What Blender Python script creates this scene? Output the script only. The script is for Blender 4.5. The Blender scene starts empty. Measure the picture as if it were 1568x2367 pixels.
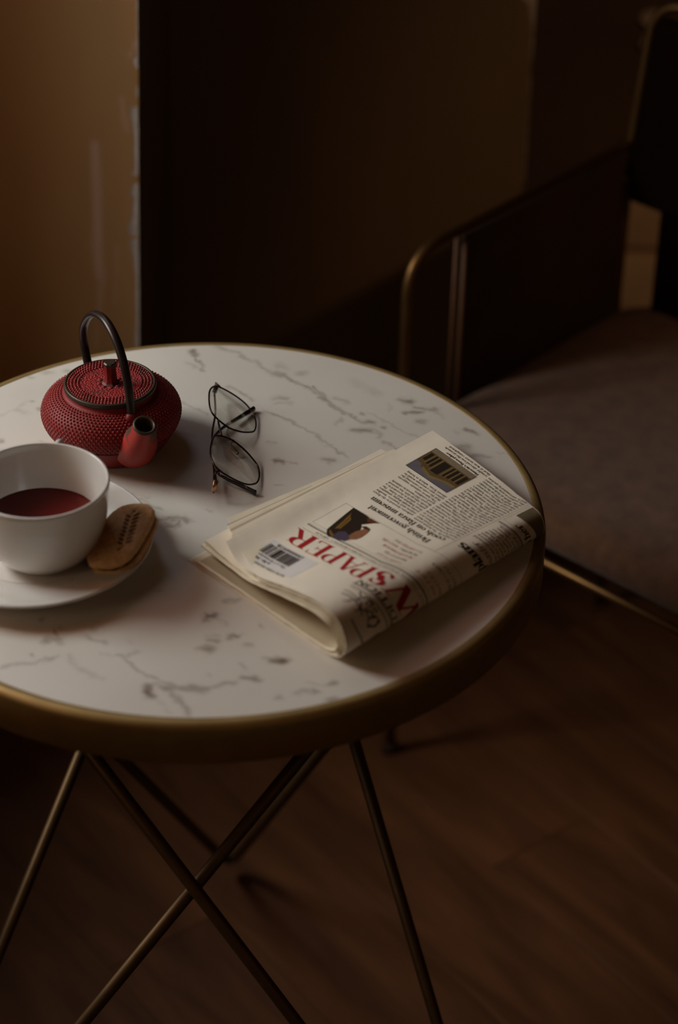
import bpy, bmesh, math, random
import numpy as np
from mathutils import Vector, Matrix

SC = bpy.context.scene
COL = SC.collection
TT = .721                                   # height of the table top above the floor

# ------------------------------------------------------------------ camera
F_PX, PITCH, ROLL = 5200.0, .5935, .0209
CAM = np.array([.1097, -1.5355, 1.0357 + TT])
FW = np.array([0, math.cos(PITCH), -math.sin(PITCH)])
_r0 = np.array([1.0, 0, 0]); _u0 = np.cross(_r0, FW)
RT = math.cos(ROLL)*_r0 + math.sin(ROLL)*_u0
UP = -math.sin(ROLL)*_r0 + math.cos(ROLL)*_u0
cd = bpy.data.cameras.new('camera'); co = bpy.data.objects.new('camera', cd); COL.objects.link(co)
co.matrix_world = Matrix(((RT[0], UP[0], -FW[0], CAM[0]), (RT[1], UP[1], -FW[1], CAM[1]), (RT[2], UP[2], -FW[2], CAM[2]), (0, 0, 0, 1)))
cd.sensor_fit = 'VERTICAL'; cd.sensor_height = 36; cd.sensor_width = 24
cd.lens = F_PX/2367*36; cd.clip_start = .05
cd.dof.use_dof = True; cd.dof.focus_distance = 1.90; cd.dof.aperture_fstop = 3.0
SC.camera = co

# ------------------------------------------------------------------ world, light, exposure
w = bpy.data.worlds.new('world'); SC.world = w; w.use_nodes = True
bg = w.node_tree.nodes['Background']; bg.inputs[0].default_value = (1.000, 0.786, 0.500, 1); bg.inputs[1].default_value = 0.0470
SC.view_settings.view_transform = 'Standard'; SC.view_settings.look = 'None'
SC.view_settings.exposure = 0; SC.view_settings.gamma = 1; SC.view_settings.use_curve_mapping = False

def area(name, loc, target, sx, sy, power, col):
    l = bpy.data.lights.new(name, 'AREA'); l.shape = 'RECTANGLE'; l.size = sx; l.size_y = sy; l.energy = power; l.color = col
    o = bpy.data.objects.new(name, l); COL.objects.link(o); o.location = loc
    o.rotation_euler = (Vector(target) - Vector(loc)).to_track_quat('-Z', 'Y').to_euler()
    return o
# daylight standing in the window opening to the left of the table: the sky just outside, plus an added orange fill for warmth
area('window_warm_fill', (-1.45, .12, TT + 1.20), (-.05, 0, TT), .80, .80, 4.000, (1.000, 0.255, 0.073))
area('window_sky_light', (-.92, .26, TT + .62), (-.1, .05, TT + .1), .45, .40, 9.000, (0.888, 1.000, 0.976))
# a second, narrow window in the back wall, above and to the left of what the camera sees
area('back_window_light', (-.405, .64, TT + .84), (-.02, -.05, TT), .36, .58, 1.000, (0.852, 0.852, 1.000))
# the far end of the window wall, nearer the camera: grazes the recess, the apron and the lit-patch boards
area('front_window_light', (-1.36, -.88, TT + .80), (.1, .5, TT - .1), .50, .60, 1.300, (1.000, 0.680, 0.412))
# unseen fill lights, added: a spot brightening the boards, a warm area for shadows
sl = bpy.data.lights.new('board_fill_spot', 'SPOT'); sl.energy = 30; sl.color = (1.0, .56, .28); sl.spot_size = math.radians(24); sl.spot_blend = 1; sl.shadow_soft_size = .06
so_ = bpy.data.objects.new('board_fill_spot', sl); COL.objects.link(so_); so_.location = (1.30, -1.40, 2.55)
so_.rotation_euler = (Vector((.56, 1.40, .25)) - so_.location).to_track_quat('-Z', 'Y').to_euler()
area('room_warm_fill', (1.0, -2.0, 2.60), (.2, .2, TT), .5, .5, .90, (1.0, .46, .16))

def P(x, y, z):
    """Point of the scene at height z above the table top seen at pixel (x, y) of the 1568 x 2367 photograph."""
    d = FW + (x-784)/F_PX*RT - (y-1183.5)/F_PX*UP
    return CAM + d*((z+TT-CAM[2])/d[2])
def PV(x, y, yy):
    """Point on the upright plane Y = yy seen at pixel (x, y)."""
    d = FW + (x-784)/F_PX*RT - (y-1183.5)/F_PX*UP
    return CAM + d*((yy-CAM[1])/d[1])

# ------------------------------------------------------------------ materials
def lin(c): return tuple((v/255/12.92) if v/255 <= .04045 else ((v/255+.055)/1.055)**2.4 for v in c)
def new_mat(name):
    m = bpy.data.materials.new(name); m.use_nodes = True
    nt = m.node_tree; b = nt.nodes['Principled BSDF']
    return m, nt, b
def N(nt, t, **kw):
    n = nt.nodes.new(t)
    for k, v in kw.items():
        if k.startswith('_'): setattr(n, k[1:], v)
        else: n.inputs[k.replace('__', ' ')].default_value = v
    return n
def mat(name, col, rough=.5, metal=0, spec=.5, noise=0, nscale=30, stretch=(1, 1, 1), col2=None, bump=0, bscale=None, coat=0, detail=4):
    m, nt, b = new_mat(name)
    b.inputs['Base Color'].default_value = (*col, 1); b.inputs['Roughness'].default_value = rough
    b.inputs['Metallic'].default_value = metal; b.inputs['Specular IOR Level'].default_value = spec
    b.inputs['Coat Weight'].default_value = coat; b.inputs['Coat Roughness'].default_value = .1
    if noise or bump:
        tc = N(nt, 'ShaderNodeTexCoord'); mp = N(nt, 'ShaderNodeMapping'); mp.inputs['Scale'].default_value = stretch
        nt.links.new(tc.outputs['Object'], mp.inputs[0])
        if noise:
            nz = N(nt, 'ShaderNodeTexNoise', Scale=nscale, Detail=detail); nt.links.new(mp.outputs[0], nz.inputs['Vector'])
            cr = N(nt, 'ShaderNodeMapRange'); cr.inputs[1].default_value = .5-.28; cr.inputs[2].default_value = .5+.28; nt.links.new(nz.outputs[0], cr.inputs[0])
            mx = N(nt, 'ShaderNodeMix', _data_type='RGBA'); c2 = col2 or tuple(v*(1-noise) for v in col)
            mx.inputs[6].default_value = (*c2, 1); mx.inputs[7].default_value = (*col, 1)
            nt.links.new(cr.outputs[0], mx.inputs[0]); nt.links.new(mx.outputs[2], b.inputs['Base Color'])
        if bump:
            n2 = N(nt, 'ShaderNodeTexNoise', Scale=bscale or nscale, Detail=3); nt.links.new(mp.outputs[0], n2.inputs['Vector'])
            bp = N(nt, 'ShaderNodeBump', Distance=bump); nt.links.new(n2.outputs[0], bp.inputs['Height']); nt.links.new(bp.outputs[0], b.inputs['Normal'])
    return m
def attr_mix(m, attr, colour, rough=None, use_noise=0, nscale=60):
    """Blend the material's base colour towards COLOUR where the float attribute ATTR is high (stains, veins, worn paint)."""
    nt = m.node_tree; b = nt.nodes['Principled BSDF']
    a = N(nt, 'ShaderNodeAttribute'); a.attribute_name = attr
    mx = N(nt, 'ShaderNodeMix', _data_type='RGBA')
    src = b.inputs['Base Color'].links[0].from_socket if b.inputs['Base Color'].links else None
    if src: nt.links.new(src, mx.inputs[6])
    else: mx.inputs[6].default_value = b.inputs['Base Color'].default_value
    mx.inputs[7].default_value = (*colour, 1)
    f = a.outputs['Fac']
    if use_noise:
        tc = N(nt, 'ShaderNodeTexCoord'); nz = N(nt, 'ShaderNodeTexNoise', Scale=nscale, Detail=6, Roughness=.65); nt.links.new(tc.outputs['Object'], nz.inputs['Vector'])
        mr = N(nt, 'ShaderNodeMapRange'); mr.inputs[1].default_value = .5-use_noise*.5; mr.inputs[2].default_value = .5+use_noise*.2; nt.links.new(nz.outputs[0], mr.inputs[0])
        mu = N(nt, 'ShaderNodeMath', _operation='MULTIPLY'); nt.links.new(f, mu.inputs[0]); nt.links.new(mr.outputs[0], mu.inputs[1]); f = mu.outputs[0]
    nt.links.new(f, mx.inputs[0]); nt.links.new(mx.outputs[2], b.inputs['Base Color'])
    return m

# ------------------------------------------------------------------ object helpers
def link_mesh(name, me, m=None, parent=None, smooth=True, mats=None):
    o = bpy.data.objects.new(name, me); COL.objects.link(o)
    for q in (mats or ([m] if m else [])): me.materials.append(q)
    if smooth:
        me.polygons.foreach_set('use_smooth', [True]*len(me.polygons))
    if parent is not None:
        o.parent = parent
    return o
def from_py(name, v, f, m=None, parent=None, smooth=True, mats=None, idx=None, recalc=True):
    me = bpy.data.meshes.new(name); me.from_pydata([tuple(map(float, p)) for p in v], [], f)
    if recalc:
        bm = bmesh.new(); bm.from_mesh(me); bmesh.ops.recalc_face_normals(bm, faces=bm.faces); bm.to_mesh(me); bm.free()
    o = link_mesh(name, me, m, parent, smooth, mats)
    if idx is not None: me.polygons.foreach_set('material_index', idx)
    return o
def from_bm(name, bm, m=None, parent=None, smooth=True, mats=None):
    bmesh.ops.recalc_face_normals(bm, faces=bm.faces)
    me = bpy.data.meshes.new(name); bm.to_mesh(me); bm.free()
    return link_mesh(name, me, m, parent, smooth, mats)
def thing(name, label, cat, loc=(0, 0, 0), group=None):
    o = bpy.data.objects.new(name, None); COL.objects.link(o); o.location = loc; o.empty_display_size = .05
    o['label'] = label; o['category'] = cat
    if group: o['group'] = group
    return o
def struct(o): o['kind'] = 'structure'; return o
def local(root, o):
    """Parent O, whose mesh is in world coordinates, under ROOT without moving it."""
    off = Vector(root.location)
    o.data.transform(Matrix.Translation(-off)); o.parent = root
    return o
def sharp(o, ang=35):
    me = o.data
    bm = bmesh.new(); bm.from_mesh(me); lim = math.radians(ang)
    for e in bm.edges:
        if len(e.link_faces) == 2 and e.calc_face_angle(0) > lim: e.smooth = False
    bm.to_mesh(me); bm.free(); return o

def tube(pts, r, seg=12, cap=True, flat=1.0, closed=False, up=None):
    """Vertices and faces of a tube along PTS; r a number or one per point; flat squeezes the second axis."""
    pts = [np.array(p, float) for p in pts]; n = len(pts)
    rr = r if hasattr(r, '__len__') else [r]*n
    V, F = [], []
    prev = np.array(up, float) if up is not None else None
    for i in range(n):
        if closed: t = pts[(i+1) % n]-pts[i-1]
        else: t = pts[min(i+1, n-1)]-pts[max(i-1, 0)]
        t /= np.linalg.norm(t)+1e-12
        if prev is None:
            a = np.array([0, 0, 1.0]) if abs(t[2]) < .9 else np.array([1.0, 0, 0])
        else: a = prev
        x = a-(a@t)*t; x /= np.linalg.norm(x)+1e-12; y = np.cross(t, x); prev = x
        for k in range(seg):
            th = 2*math.pi*k/seg
            V.append(pts[i]+rr[i]*(math.cos(th)*x+flat*math.sin(th)*y))
    m = n if closed else n-1
    for i in range(m):
        for k in range(seg):
            a, b = i*seg+k, i*seg+(k+1) % seg; c, d = ((i+1) % n)*seg+(k+1) % seg, ((i+1) % n)*seg+k
            F.append((a, b, c, d))
    if cap and not closed:
        F.append(tuple(range(seg))[::-1]); F.append(tuple((n-1)*seg+k for k in range(seg)))
    return V, F
def tube_obj(name, pts, r, m, parent=None, **kw):
    v, f = tube(pts, r, **kw); return from_py(name, v, f, m, parent)
def smooth_path(pts, n=8):
    p = [np.array(q, float) for q in pts]; p = [2*p[0]-p[1]]+p+[2*p[-1]-p[-2]]
    out = []
    for i in range(1, len(p)-2):
        for u in np.linspace(0, 1, n, endpoint=False):
            a, b, c, d = p[i-1:i+3]
            out.append(.5*(2*b+(c-a)*u+(2*a-5*b+4*c-d)*u*u+(3*b-a-3*c+d)*u**3))
    out.append(p[-2]); return out
def fillet(pts, r, n=8):
    """Polyline with its inner corners rounded to radius r."""
    p = [np.array(q, float) for q in pts]; out = [p[0]]
    for i in range(1, len(p)-1):
        a, b = p[i-1]-p[i], p[i+1]-p[i]; la, lb = np.linalg.norm(a), np.linalg.norm(b); a /= la; b /= lb
        ang = math.acos(max(-1, min(1, a@b))); d = min(r/math.tan(ang/2), .48*la, .48*lb)
        s, e = p[i]+a*d, p[i]+b*d
        for u in np.linspace(0, 1, n+1): out.append((1-u)**2*s+2*u*(1-u)*p[i]+u*u*e)
    out.append(p[-1]); return out
def lathe(prof, seg=64, centre=(0, 0, 0), close=False):
    c = np.array(centre, float); V, F = [], []; n = len(prof)
    for r, z in prof:
        for k in range(seg):
            a = 2*math.pi*k/seg; V.append(c+np.array([r*math.cos(a), r*math.sin(a), z]))
    for i in range(n-1 if not close else n):
        for k in range(seg):
            j = (i+1) % n
            F.append((i*seg+k, i*seg+(k+1) % seg, j*seg+(k+1) % seg, j*seg+k))
    if not close:
        if prof[0][0] > 1e-6: F.append(tuple(range(seg)))
        if prof[-1][0] > 1e-6: F.append(tuple((n-1)*seg+k for k in range(seg)))
    return V, F
def prof_curve(pts, n=6):
    return [tuple(q) for q in smooth_path([np.array([a, b, 0.0]) for a, b in pts], n)]
def prof2(pts, n=6): return [(max(q[0], 0), q[1]) for q in prof_curve(pts, n)]
def box_bm(bm, x0, x1, y0, y1, z0, z1, bev=0, seg=2):
    r = bmesh.ops.create_cube(bm, size=1)
    bmesh.ops.scale(bm, vec=(x1-x0, y1-y0, z1-z0), verts=r['verts'])
    bmesh.ops.translate(bm, vec=((x0+x1)/2, (y0+y1)/2, (z0+z1)/2), verts=r['verts'])
    if bev:
        es = list({e for v in r['verts'] for e in v.link_edges})
        bmesh.ops.bevel(bm, geom=es, offset=bev, segments=seg, affect='EDGES', profile=.5)
def box(name, x0, x1, y0, y1, z0, z1, m, parent=None, bev=0, seg=2):
    bm = bmesh.new(); box_bm(bm, x0, x1, y0, y1, z0, z1, bev, seg); return from_bm(name, bm, m, parent, smooth=bev > 0)
def noise2(x, y, seed=0):
    """Cheap smooth value noise on arrays."""
    def h(i, j): 
        v = np.sin(i*127.1+j*311.7+seed*74.7)*43758.5453; return v-np.floor(v)
    xi, yi = np.floor(x), np.floor(y); fx, fy = x-xi, y-yi; fx, fy = fx*fx*(3-2*fx), fy*fy*(3-2*fy)
    return (h(xi, yi)*(1-fx)+h(xi+1, yi)*fx)*(1-fy)+(h(xi, yi+1)*(1-fx)+h(xi+1, yi+1)*fx)*fy
def seg_dist(X, Y, a, b):
    a, b = np.array(a[:2]), np.array(b[:2]); d = b-a; L = d@d+1e-12
    t = np.clip(((X-a[0])*d[0]+(Y-a[1])*d[1])/L, 0, 1)
    return np.hypot(X-a[0]-t*d[0], Y-a[1]-t*d[1]), t
def float_attr(o, name, vals):
    a = o.data.attributes.new(name, 'FLOAT', 'POINT'); a.data.foreach_set('value', np.asarray(vals, np.float32))

# ================================================================== SETTING
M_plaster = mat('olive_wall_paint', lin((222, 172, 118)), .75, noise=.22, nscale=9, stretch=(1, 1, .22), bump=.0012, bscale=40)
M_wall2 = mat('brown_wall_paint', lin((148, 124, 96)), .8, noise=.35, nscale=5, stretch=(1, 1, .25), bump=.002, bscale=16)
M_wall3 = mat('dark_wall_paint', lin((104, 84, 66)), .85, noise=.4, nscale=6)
M_chip = mat('bare_plaster', lin((222, 208, 198)), .8, noise=.3, nscale=90, bump=.0006, bscale=300)
M_lit_patch = mat('lit_patch_boards', lin((236, 206, 172)), .7, noise=.2, nscale=12)
M_floor_base = mat('floor_gap', lin((20, 12, 7)), .9)
M_ceiling = mat('ceiling_paint', lin((120, 95, 70)), .9, noise=.1, nscale=3)

# worn pier to the left of the dark recess: a fine grid carries the scraped patches of its paint
BX0, BX1, BZ0, BZ1 = -.60, -.20, TT+.48, TT+1.16      # the narrow back window
PY, PX1 = .60, -.1075                       # front face and right-hand corner of the pier
_a, _b = PV(319.5, 0, PY), PV(322.5, 790, PY)
def lean(z): return _a[0]+(_b[0]-_a[0])*(z-_a[2])/(_b[2]-_a[2])      # the old corner is not quite plumb
def worn_grid(name, x0, x1, z0, z1, y, nx, nz, m, marks):
    xs, zs = np.linspace(x0, x1, nx), np.linspace(z0, z1, nz)
    X, Z = np.meshgrid(xs, zs); X = X+(X-x0)/(x1-x0)*(lean(Z)-x1); V = np.stack([X.ravel(), np.full(X.size, y), Z.ravel()], -1)
    F = [(j*nx+i, j*nx+i+1, (j+1)*nx+i+1, (j+1)*nx+i) for j in range(nz-1) for i in range(nx-1)]
    o = from_py(name, V, F, m, recalc=False)
    wear = np.zeros(X.size)
    for pts, wd, st in marks:
        for a, b in zip(pts[:-1], pts[1:]):
            pa, pb = PV(*a, y), PV(*b, y)
            jx = (noise2(X*220, Z*14, 3)-.5)*wd*.7
            d, _ = seg_dist((X+jx).ravel(), Z.ravel(), (pa[0], pa[2]), (pb[0], pb[2]))
            wear = np.maximum(wear, st*np.clip(1.25-d/wd, 0, 1))
    float_attr(o, 'wear', np.clip(wear, 0, 1)); return o
attr_mix(M_plaster, 'wear', lin((246, 206, 186)))
pier = worn_grid('wall_back', -.62, PX1, 0, BZ0, PY, 130, 300, M_plaster,
    [([(218, 335), (222, 440), (226, 560), (232, 640)], .0055, .85), ([(219, 340), (218, 420)], .004, .6), ([(230, 500), (236, 640), (228, 720)], .004, .5),
     ([(280, 225), (293, 300)], .003, .5), ([(300, 130), (312, 100)], .002, .6), ([(268, 570), (268, 700)], .0025, .25), ([(225, 720), (222, 800)], .003, .35)])
struct(pier)
# the rest of the pier, the recessed wall behind and the deepest wall, all one built-up surround
def slab(name, x0, x1, y0, y1, z0, z1, m): return struct(box(name, x0, x1, y0, y1, z0, z1, m))
H = 2.75
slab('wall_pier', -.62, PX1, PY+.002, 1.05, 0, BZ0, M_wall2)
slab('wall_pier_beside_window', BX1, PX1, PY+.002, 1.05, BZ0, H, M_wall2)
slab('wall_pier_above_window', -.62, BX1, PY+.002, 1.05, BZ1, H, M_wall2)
W2X = PV(1240, 0, 1.05)[0]
for nm in ('wall_pier', 'wall_pier_beside_window'):
    for v in bpy.data.objects[nm].data.vertices:
        if abs(v.co.x-PX1) < 1e-4: v.co.x = lean(v.co.z)
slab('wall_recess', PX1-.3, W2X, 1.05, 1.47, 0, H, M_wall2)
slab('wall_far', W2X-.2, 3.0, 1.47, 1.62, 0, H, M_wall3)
slab('wall_right', 3.0, 3.12, -3.2, 1.62, 0, H, M_wall2)
# left wall with the window opening, sill a little above the table
WX = -.62
WY0, WY1, WZ0, WZ1 = -1.15, .50, TT+.13, TT+1.55
slab('wall_left', WX-.12, WX, -3.2, WY0, 0, H, M_plaster)
slab('wall_left_beside_window', WX-.12, WX, WY1, 1.05, 0, H, M_plaster)
slab('wall_left_below_window', WX-.12, WX, WY0, WY1, 0, WZ0, M_plaster)
slab('wall_left_above_window', WX-.12, WX, WY0, WY1, WZ1, H, M_plaster)
win = bpy.data.objects.new('window_1', None); COL.objects.link(win); win.location = (WX-.06, WY0, WZ0); struct(win)
M_frame = mat('window_frame_paint', lin((150, 140, 120)), .5, noise=.1, nscale=20)
for nm, a in (('window_sill', (WX-.12, WX+.03, WY0-.03, WY1+.03, WZ0-.02, WZ0)), ('window_frame', (WX-.1, WX-.06, WY0, WY0+.04, WZ0, WZ1)), ('window_frame', (WX-.1, WX-.06, WY1-.03, WY1, WZ0, WZ1)), ('window_frame', (WX-.1, WX-.06, WY0, WY1, WZ1-.04, WZ1))):
    o = box(nm, *a, M_frame, bev=.004); local(win, o)
win2 = bpy.data.objects.new('window_2', None); COL.objects.link(win2); win2.location = (BX0, PY+.05, BZ0); struct(win2)
for nm, a in (('window_sill', (BX0, BX1, PY-.01, PY+.20, BZ0, BZ0+.015)), ('window_frame', (BX0, BX0+.02, PY+.06, PY+.1, BZ0+.015, BZ1)), ('window_frame', (BX1-.012, BX1, PY+.06, PY+.1, BZ0+.015, BZ1)), ('window_frame', (BX0, BX1, PY+.06, PY+.1, BZ1-.02, BZ1))):
    o = box(nm, *a, M_frame, bev=.003); local(win2, o)
slab('ceiling', -.74, 3.12, -3.2, 1.62, H, H+.1, M_ceiling)

slab('pier_shade_block', WX, -.43, .434, PY, 0, H, M_plaster)  # unseen block, added to keep window light off the pier's left side
# bare plaster showing along broken corners: thin raised flakes, children of their wall
def flake_strip(parent, rows, y, xr_px, seed=0, th=.0025):
    """rows: (pixel y, pixel x of the ragged edge); the other edge is the corner at xr_px(y)."""
    rnd = random.Random(seed); ys = np.arange(rows[0][0], rows[-1][0]+.1, 4.0)
    xl = np.interp(ys, [r[0] for r in rows], [r[1] for r in rows])
    V, F = [], []
    for i, yy in enumerate(ys):
        x0 = xl[i]+rnd.uniform(-1.6, 1.6); x1 = xr_px(yy)
        a, b = PV(x0, yy, y), PV(x1, yy, y)
        V += [a-np.array([0, .0003, 0]), a-np.array([0, -.001, 0]), b-np.array([0, th, 0]), b+np.array([0, .001, 0])]
    n = len(ys)
    for i in range(n-1):
        for k in range(4): F.append((i*4+k, i*4+(k+1) % 4, (i+1)*4+(k+1) % 4, (i+1)*4+k))
    F += [(0, 1, 2, 3)[::-1], tuple((n-1)*4+k for k in range(4))]
    o = from_py('plaster_chip', V, F, M_chip, smooth=False); o.parent = parent; return o
cx = lambda y: 319.0 + y*.004
for i, rows in enumerate(([(-40, 313), (60, 316), (128, 315)], [(130, 311), (142, 306), (160, 315)], [(196, 317), (215, 313), (226, 317)], [(246, 301), (262, 300), (280, 303), (320, 309), (380, 309), (396, 311)],
        [(397, 305), (402, 303), (408, 312)], [(424, 309), (430, 304), (444, 300), (452, 300), (456, 308), (500, 304), (515, 299), (530, 296), (546, 299)],
        [(552, 299), (575, 302), (600, 307), (640, 313), (660, 314)], [(664, 312), (720, 315), (800, 312)])):
    flake_strip(pier, rows, PY, cx, i)
w2 = bpy.data.objects['wall_recess']
cx2 = lambda y: 1240-.063*y
for i, rows in enumerate(([(-30, 1200), (-4, 1206), (4, 1222), (22, 1226), (60, 1230), (80, 1232)], [(84, 1229), (110, 1229), (140, 1229)], [(180, 1226), (300, 1218), (420, 1211)])):
    flake_strip(w2, rows, 1.05, cx2, 20+i)
w3 = bpy.data.objects['wall_far']
def blob(pxs, y, th, parent):
    c = np.mean([PV(a, b, y) for a, b in pxs], 0); V = [PV(a, b, y)-np.array([0, .0, 0]) for a, b in pxs]; n = len(V)
    V2 = [c+(v-c)*.8-np.array([0, th, 0]) for v in V]
    F = [(i, (i+1) % n, n+(i+1) % n, n+i) for i in range(n)]+[tuple(range(n, 2*n))]
    o = from_py('plaster_chip', V+V2, F, M_chip, smooth=False); o.parent = parent
blob([(1476, 40), (1492, 26), (1520, 22), (1534, 40), (1528, 70), (1508, 66), (1494, 60)], 1.468, .01, w3)
blob([(1478, 98), (1488, 82), (1500, 76), (1504, 100), (1492, 112)], 1.468, .012, w3)
blob([(1512, 64), (1524, 56), (1530, 84), (1520, 96)], 1.468, .01, w3)

# low boards by the far wall, coloured pale in place of a lit patch, seen through the gap behind the chair arm
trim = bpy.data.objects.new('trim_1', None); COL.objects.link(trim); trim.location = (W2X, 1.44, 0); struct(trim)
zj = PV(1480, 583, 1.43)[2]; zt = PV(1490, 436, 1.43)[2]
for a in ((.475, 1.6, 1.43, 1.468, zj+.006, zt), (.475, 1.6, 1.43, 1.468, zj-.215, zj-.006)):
    o = box('board', *a, M_lit_patch, bev=.003); local(trim, o)

# floor boards: each plank lies on its own over a dark base, running away to the lower right
FL = struct(box('floor', -.74, 3.12, -3.2, 1.62, -.06, -.004, M_floor_base))
def wood(name, c1, c2):
    m, nt, b = new_mat(name); b.inputs['Roughness'].default_value = .55; b.inputs['Specular IOR Level'].default_value = .3
    tc = N(nt, 'ShaderNodeTexCoord'); mp = N(nt, 'ShaderNodeMapping'); mp.inputs['Scale'].default_value = (2.2, 14, 2)
    oi = N(nt, 'ShaderNodeObjectInfo'); ad = N(nt, 'ShaderNodeVectorMath', _operation='ADD'); sc = N(nt, 'ShaderNodeVectorMath', _operation='SCALE'); sc.inputs[3].default_value = 37
    nt.links.new(oi.outputs['Random'], sc.inputs[0]); nt.links.new(tc.outputs['Object'], mp.inputs[0]); nt.links.new(mp.outputs[0], ad.inputs[0]); nt.links.new(sc.outputs[0], ad.inputs[1])
    n1 = N(nt, 'ShaderNodeTexNoise', Scale=1.6, Detail=6, Roughness=.6, Distortion=.6); nt.links.new(ad.outputs[0], n1.inputs['Vector'])
    cr = N(nt, 'ShaderNodeValToRGB'); e = cr.color_ramp.elements; e[0].position = .3; e[0].color = (*c1, 1); e[1].position = .72; e[1].color = (*c2, 1)
    nt.links.new(n1.outputs[0], cr.inputs[0])
    vo = N(nt, 'ShaderNodeTexVoronoi', Scale=.55); nt.links.new(ad.outputs[0], vo.inputs['Vector'])
    mr = N(nt, 'ShaderNodeMapRange'); mr.inputs[1].default_value = .02; mr.inputs[2].default_value = .16; mr.inputs[3].default_value = .45; mr.inputs[4].default_value = 1; nt.links.new(vo.outputs['Distance'], mr.inputs[0])
    hs = N(nt, 'ShaderNodeHueSaturation'); nt.links.new(cr.outputs[0], hs.inputs['Color'])
    m2 = N(nt, 'ShaderNodeMapRange'); m2.inputs[3].default_value = .85; m2.inputs[4].default_value = 1.12; nt.links.new(oi.outputs['Random'], m2.inputs[0])
    mu = N(nt, 'ShaderNodeMath', _operation='MULTIPLY'); nt.links.new(mr.outputs[0], mu.inputs[0]); nt.links.new(m2.outputs[0], mu.inputs[1]); nt.links.new(mu.outputs[0], hs.inputs['Value'])
    nt.links.new(hs.outputs[0], b.inputs['Base Color'])
    bp = N(nt, 'ShaderNodeBump', Distance=.0006); nt.links.new(n1.outputs[0], bp.inputs['Height']); nt.links.new(bp.outputs[0], b.inputs['Normal'])
    return m
M_wood = wood('oiled_floor_wood', lin((84, 50, 28)), lin((124, 78, 46)))
pd = np.array([.61, -.79]); pd /= np.linalg.norm(pd); pn = np.array([-pd[1], pd[0]])
PLW, PLL = .145, 1.1
bm = bmesh.new(); box_bm(bm, -PLL/2+.0003, PLL/2-.0003, -PLW/2+.0003, PLW/2-.0003, -.012, 0, .0004, 1)
bmesh.ops.recalc_face_normals(bm, faces=bm.faces); plank_me = bpy.data.meshes.new('plank'); bm.to_mesh(plank_me); bm.free(); plank_me.materials.append(M_wood)
rnd = random.Random(4)
for i in range(-16, 17):
    off = (i*.37) % 1.0
    for j in range(-4, 5):
        c = np.array([.35, .4])+pn*i*PLW+pd*(j+off-.5)*PLL
        if not (-.95 < c[0] < 1.7 and -1.0 < c[1] < 1.75): continue
        o = bpy.data.objects.new('plank', plank_me); COL.objects.link(o)
        o.location = (c[0], c[1], 0); o.rotation_euler = (0, 0, math.atan2(pd[1], pd[0])); o.parent = FL

# ================================================================== TABLE
R = .28
table = thing('side_table', 'round side table with veined white marble top in a brass ring on crossed rods', 'table', (0, 0, 0))
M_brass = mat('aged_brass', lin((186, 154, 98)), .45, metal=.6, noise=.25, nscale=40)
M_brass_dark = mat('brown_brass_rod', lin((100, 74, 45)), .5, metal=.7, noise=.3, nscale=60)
M_marble = mat('white_marble', lin((226, 219, 209)), .3, spec=.4, noise=.10, nscale=9, detail=6)
V, F = [], []
# marble disc on a fine polar grid; the attribute 'vein' holds its grey figuring
NR, NA = 230, 760; RM = R-.0095
for i in range(NR+1):
    r = RM*(i+.0)/NR if i else .0004
    for k in range(NA):
        a = 2*math.pi*k/NA; V.append((r*math.cos(a), r*math.sin(a), TT))
for i in range(NR):
    for k in range(NA): F.append((i*NA+k, i*NA+(k+1) % NA, (i+1)*NA+(k+1) % NA, (i+1)*NA+k))
n0 = len(V)
for k in range(NA): a = 2*math.pi*k/NA; V.append((RM*math.cos(a), RM*math.sin(a), TT-.018))
for k in range(NA): F.append((NR*NA+k, NR*NA+(k+1) % NA, n0+(k+1) % NA, n0+k))
F.append(tuple(range(NA))); F.append(tuple(n0+k for k in range(NA))[::-1])
marble = from_py('marble_top', V, F, M_marble, table, smooth=False, recalc=False)
VA = np.array(V); X, Y = VA[:, 0].copy(), VA[:, 1].copy()
JX = (noise2(X*90, Y*90, 1)-.5)*.004+(noise2(X*260, Y*260, 2)-.5)*.004; JY = (noise2(X*90, Y*90, 5)-.5)*.004+(noise2(X*260, Y*260, 6)-.5)*.004
vein = np.zeros(len(VA))
def zv(ox, oy, s, *pts): return [(ox+x*s, oy+y*s) for x, y in pts]
a_ = lambda *p: zv(300, 780, .3189, *p); b_ = lambda *p: zv(700, 800, .3571, *p); c_ = lambda *p: zv(0, 1340, .3061, *p); d_ = lambda *p: zv(340, 1300, .3061, *p); e_ = lambda *p: zv(0, 840, .1913, *p); f_ = lambda *p: zv(250, 1000, .1977, *p)
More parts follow.
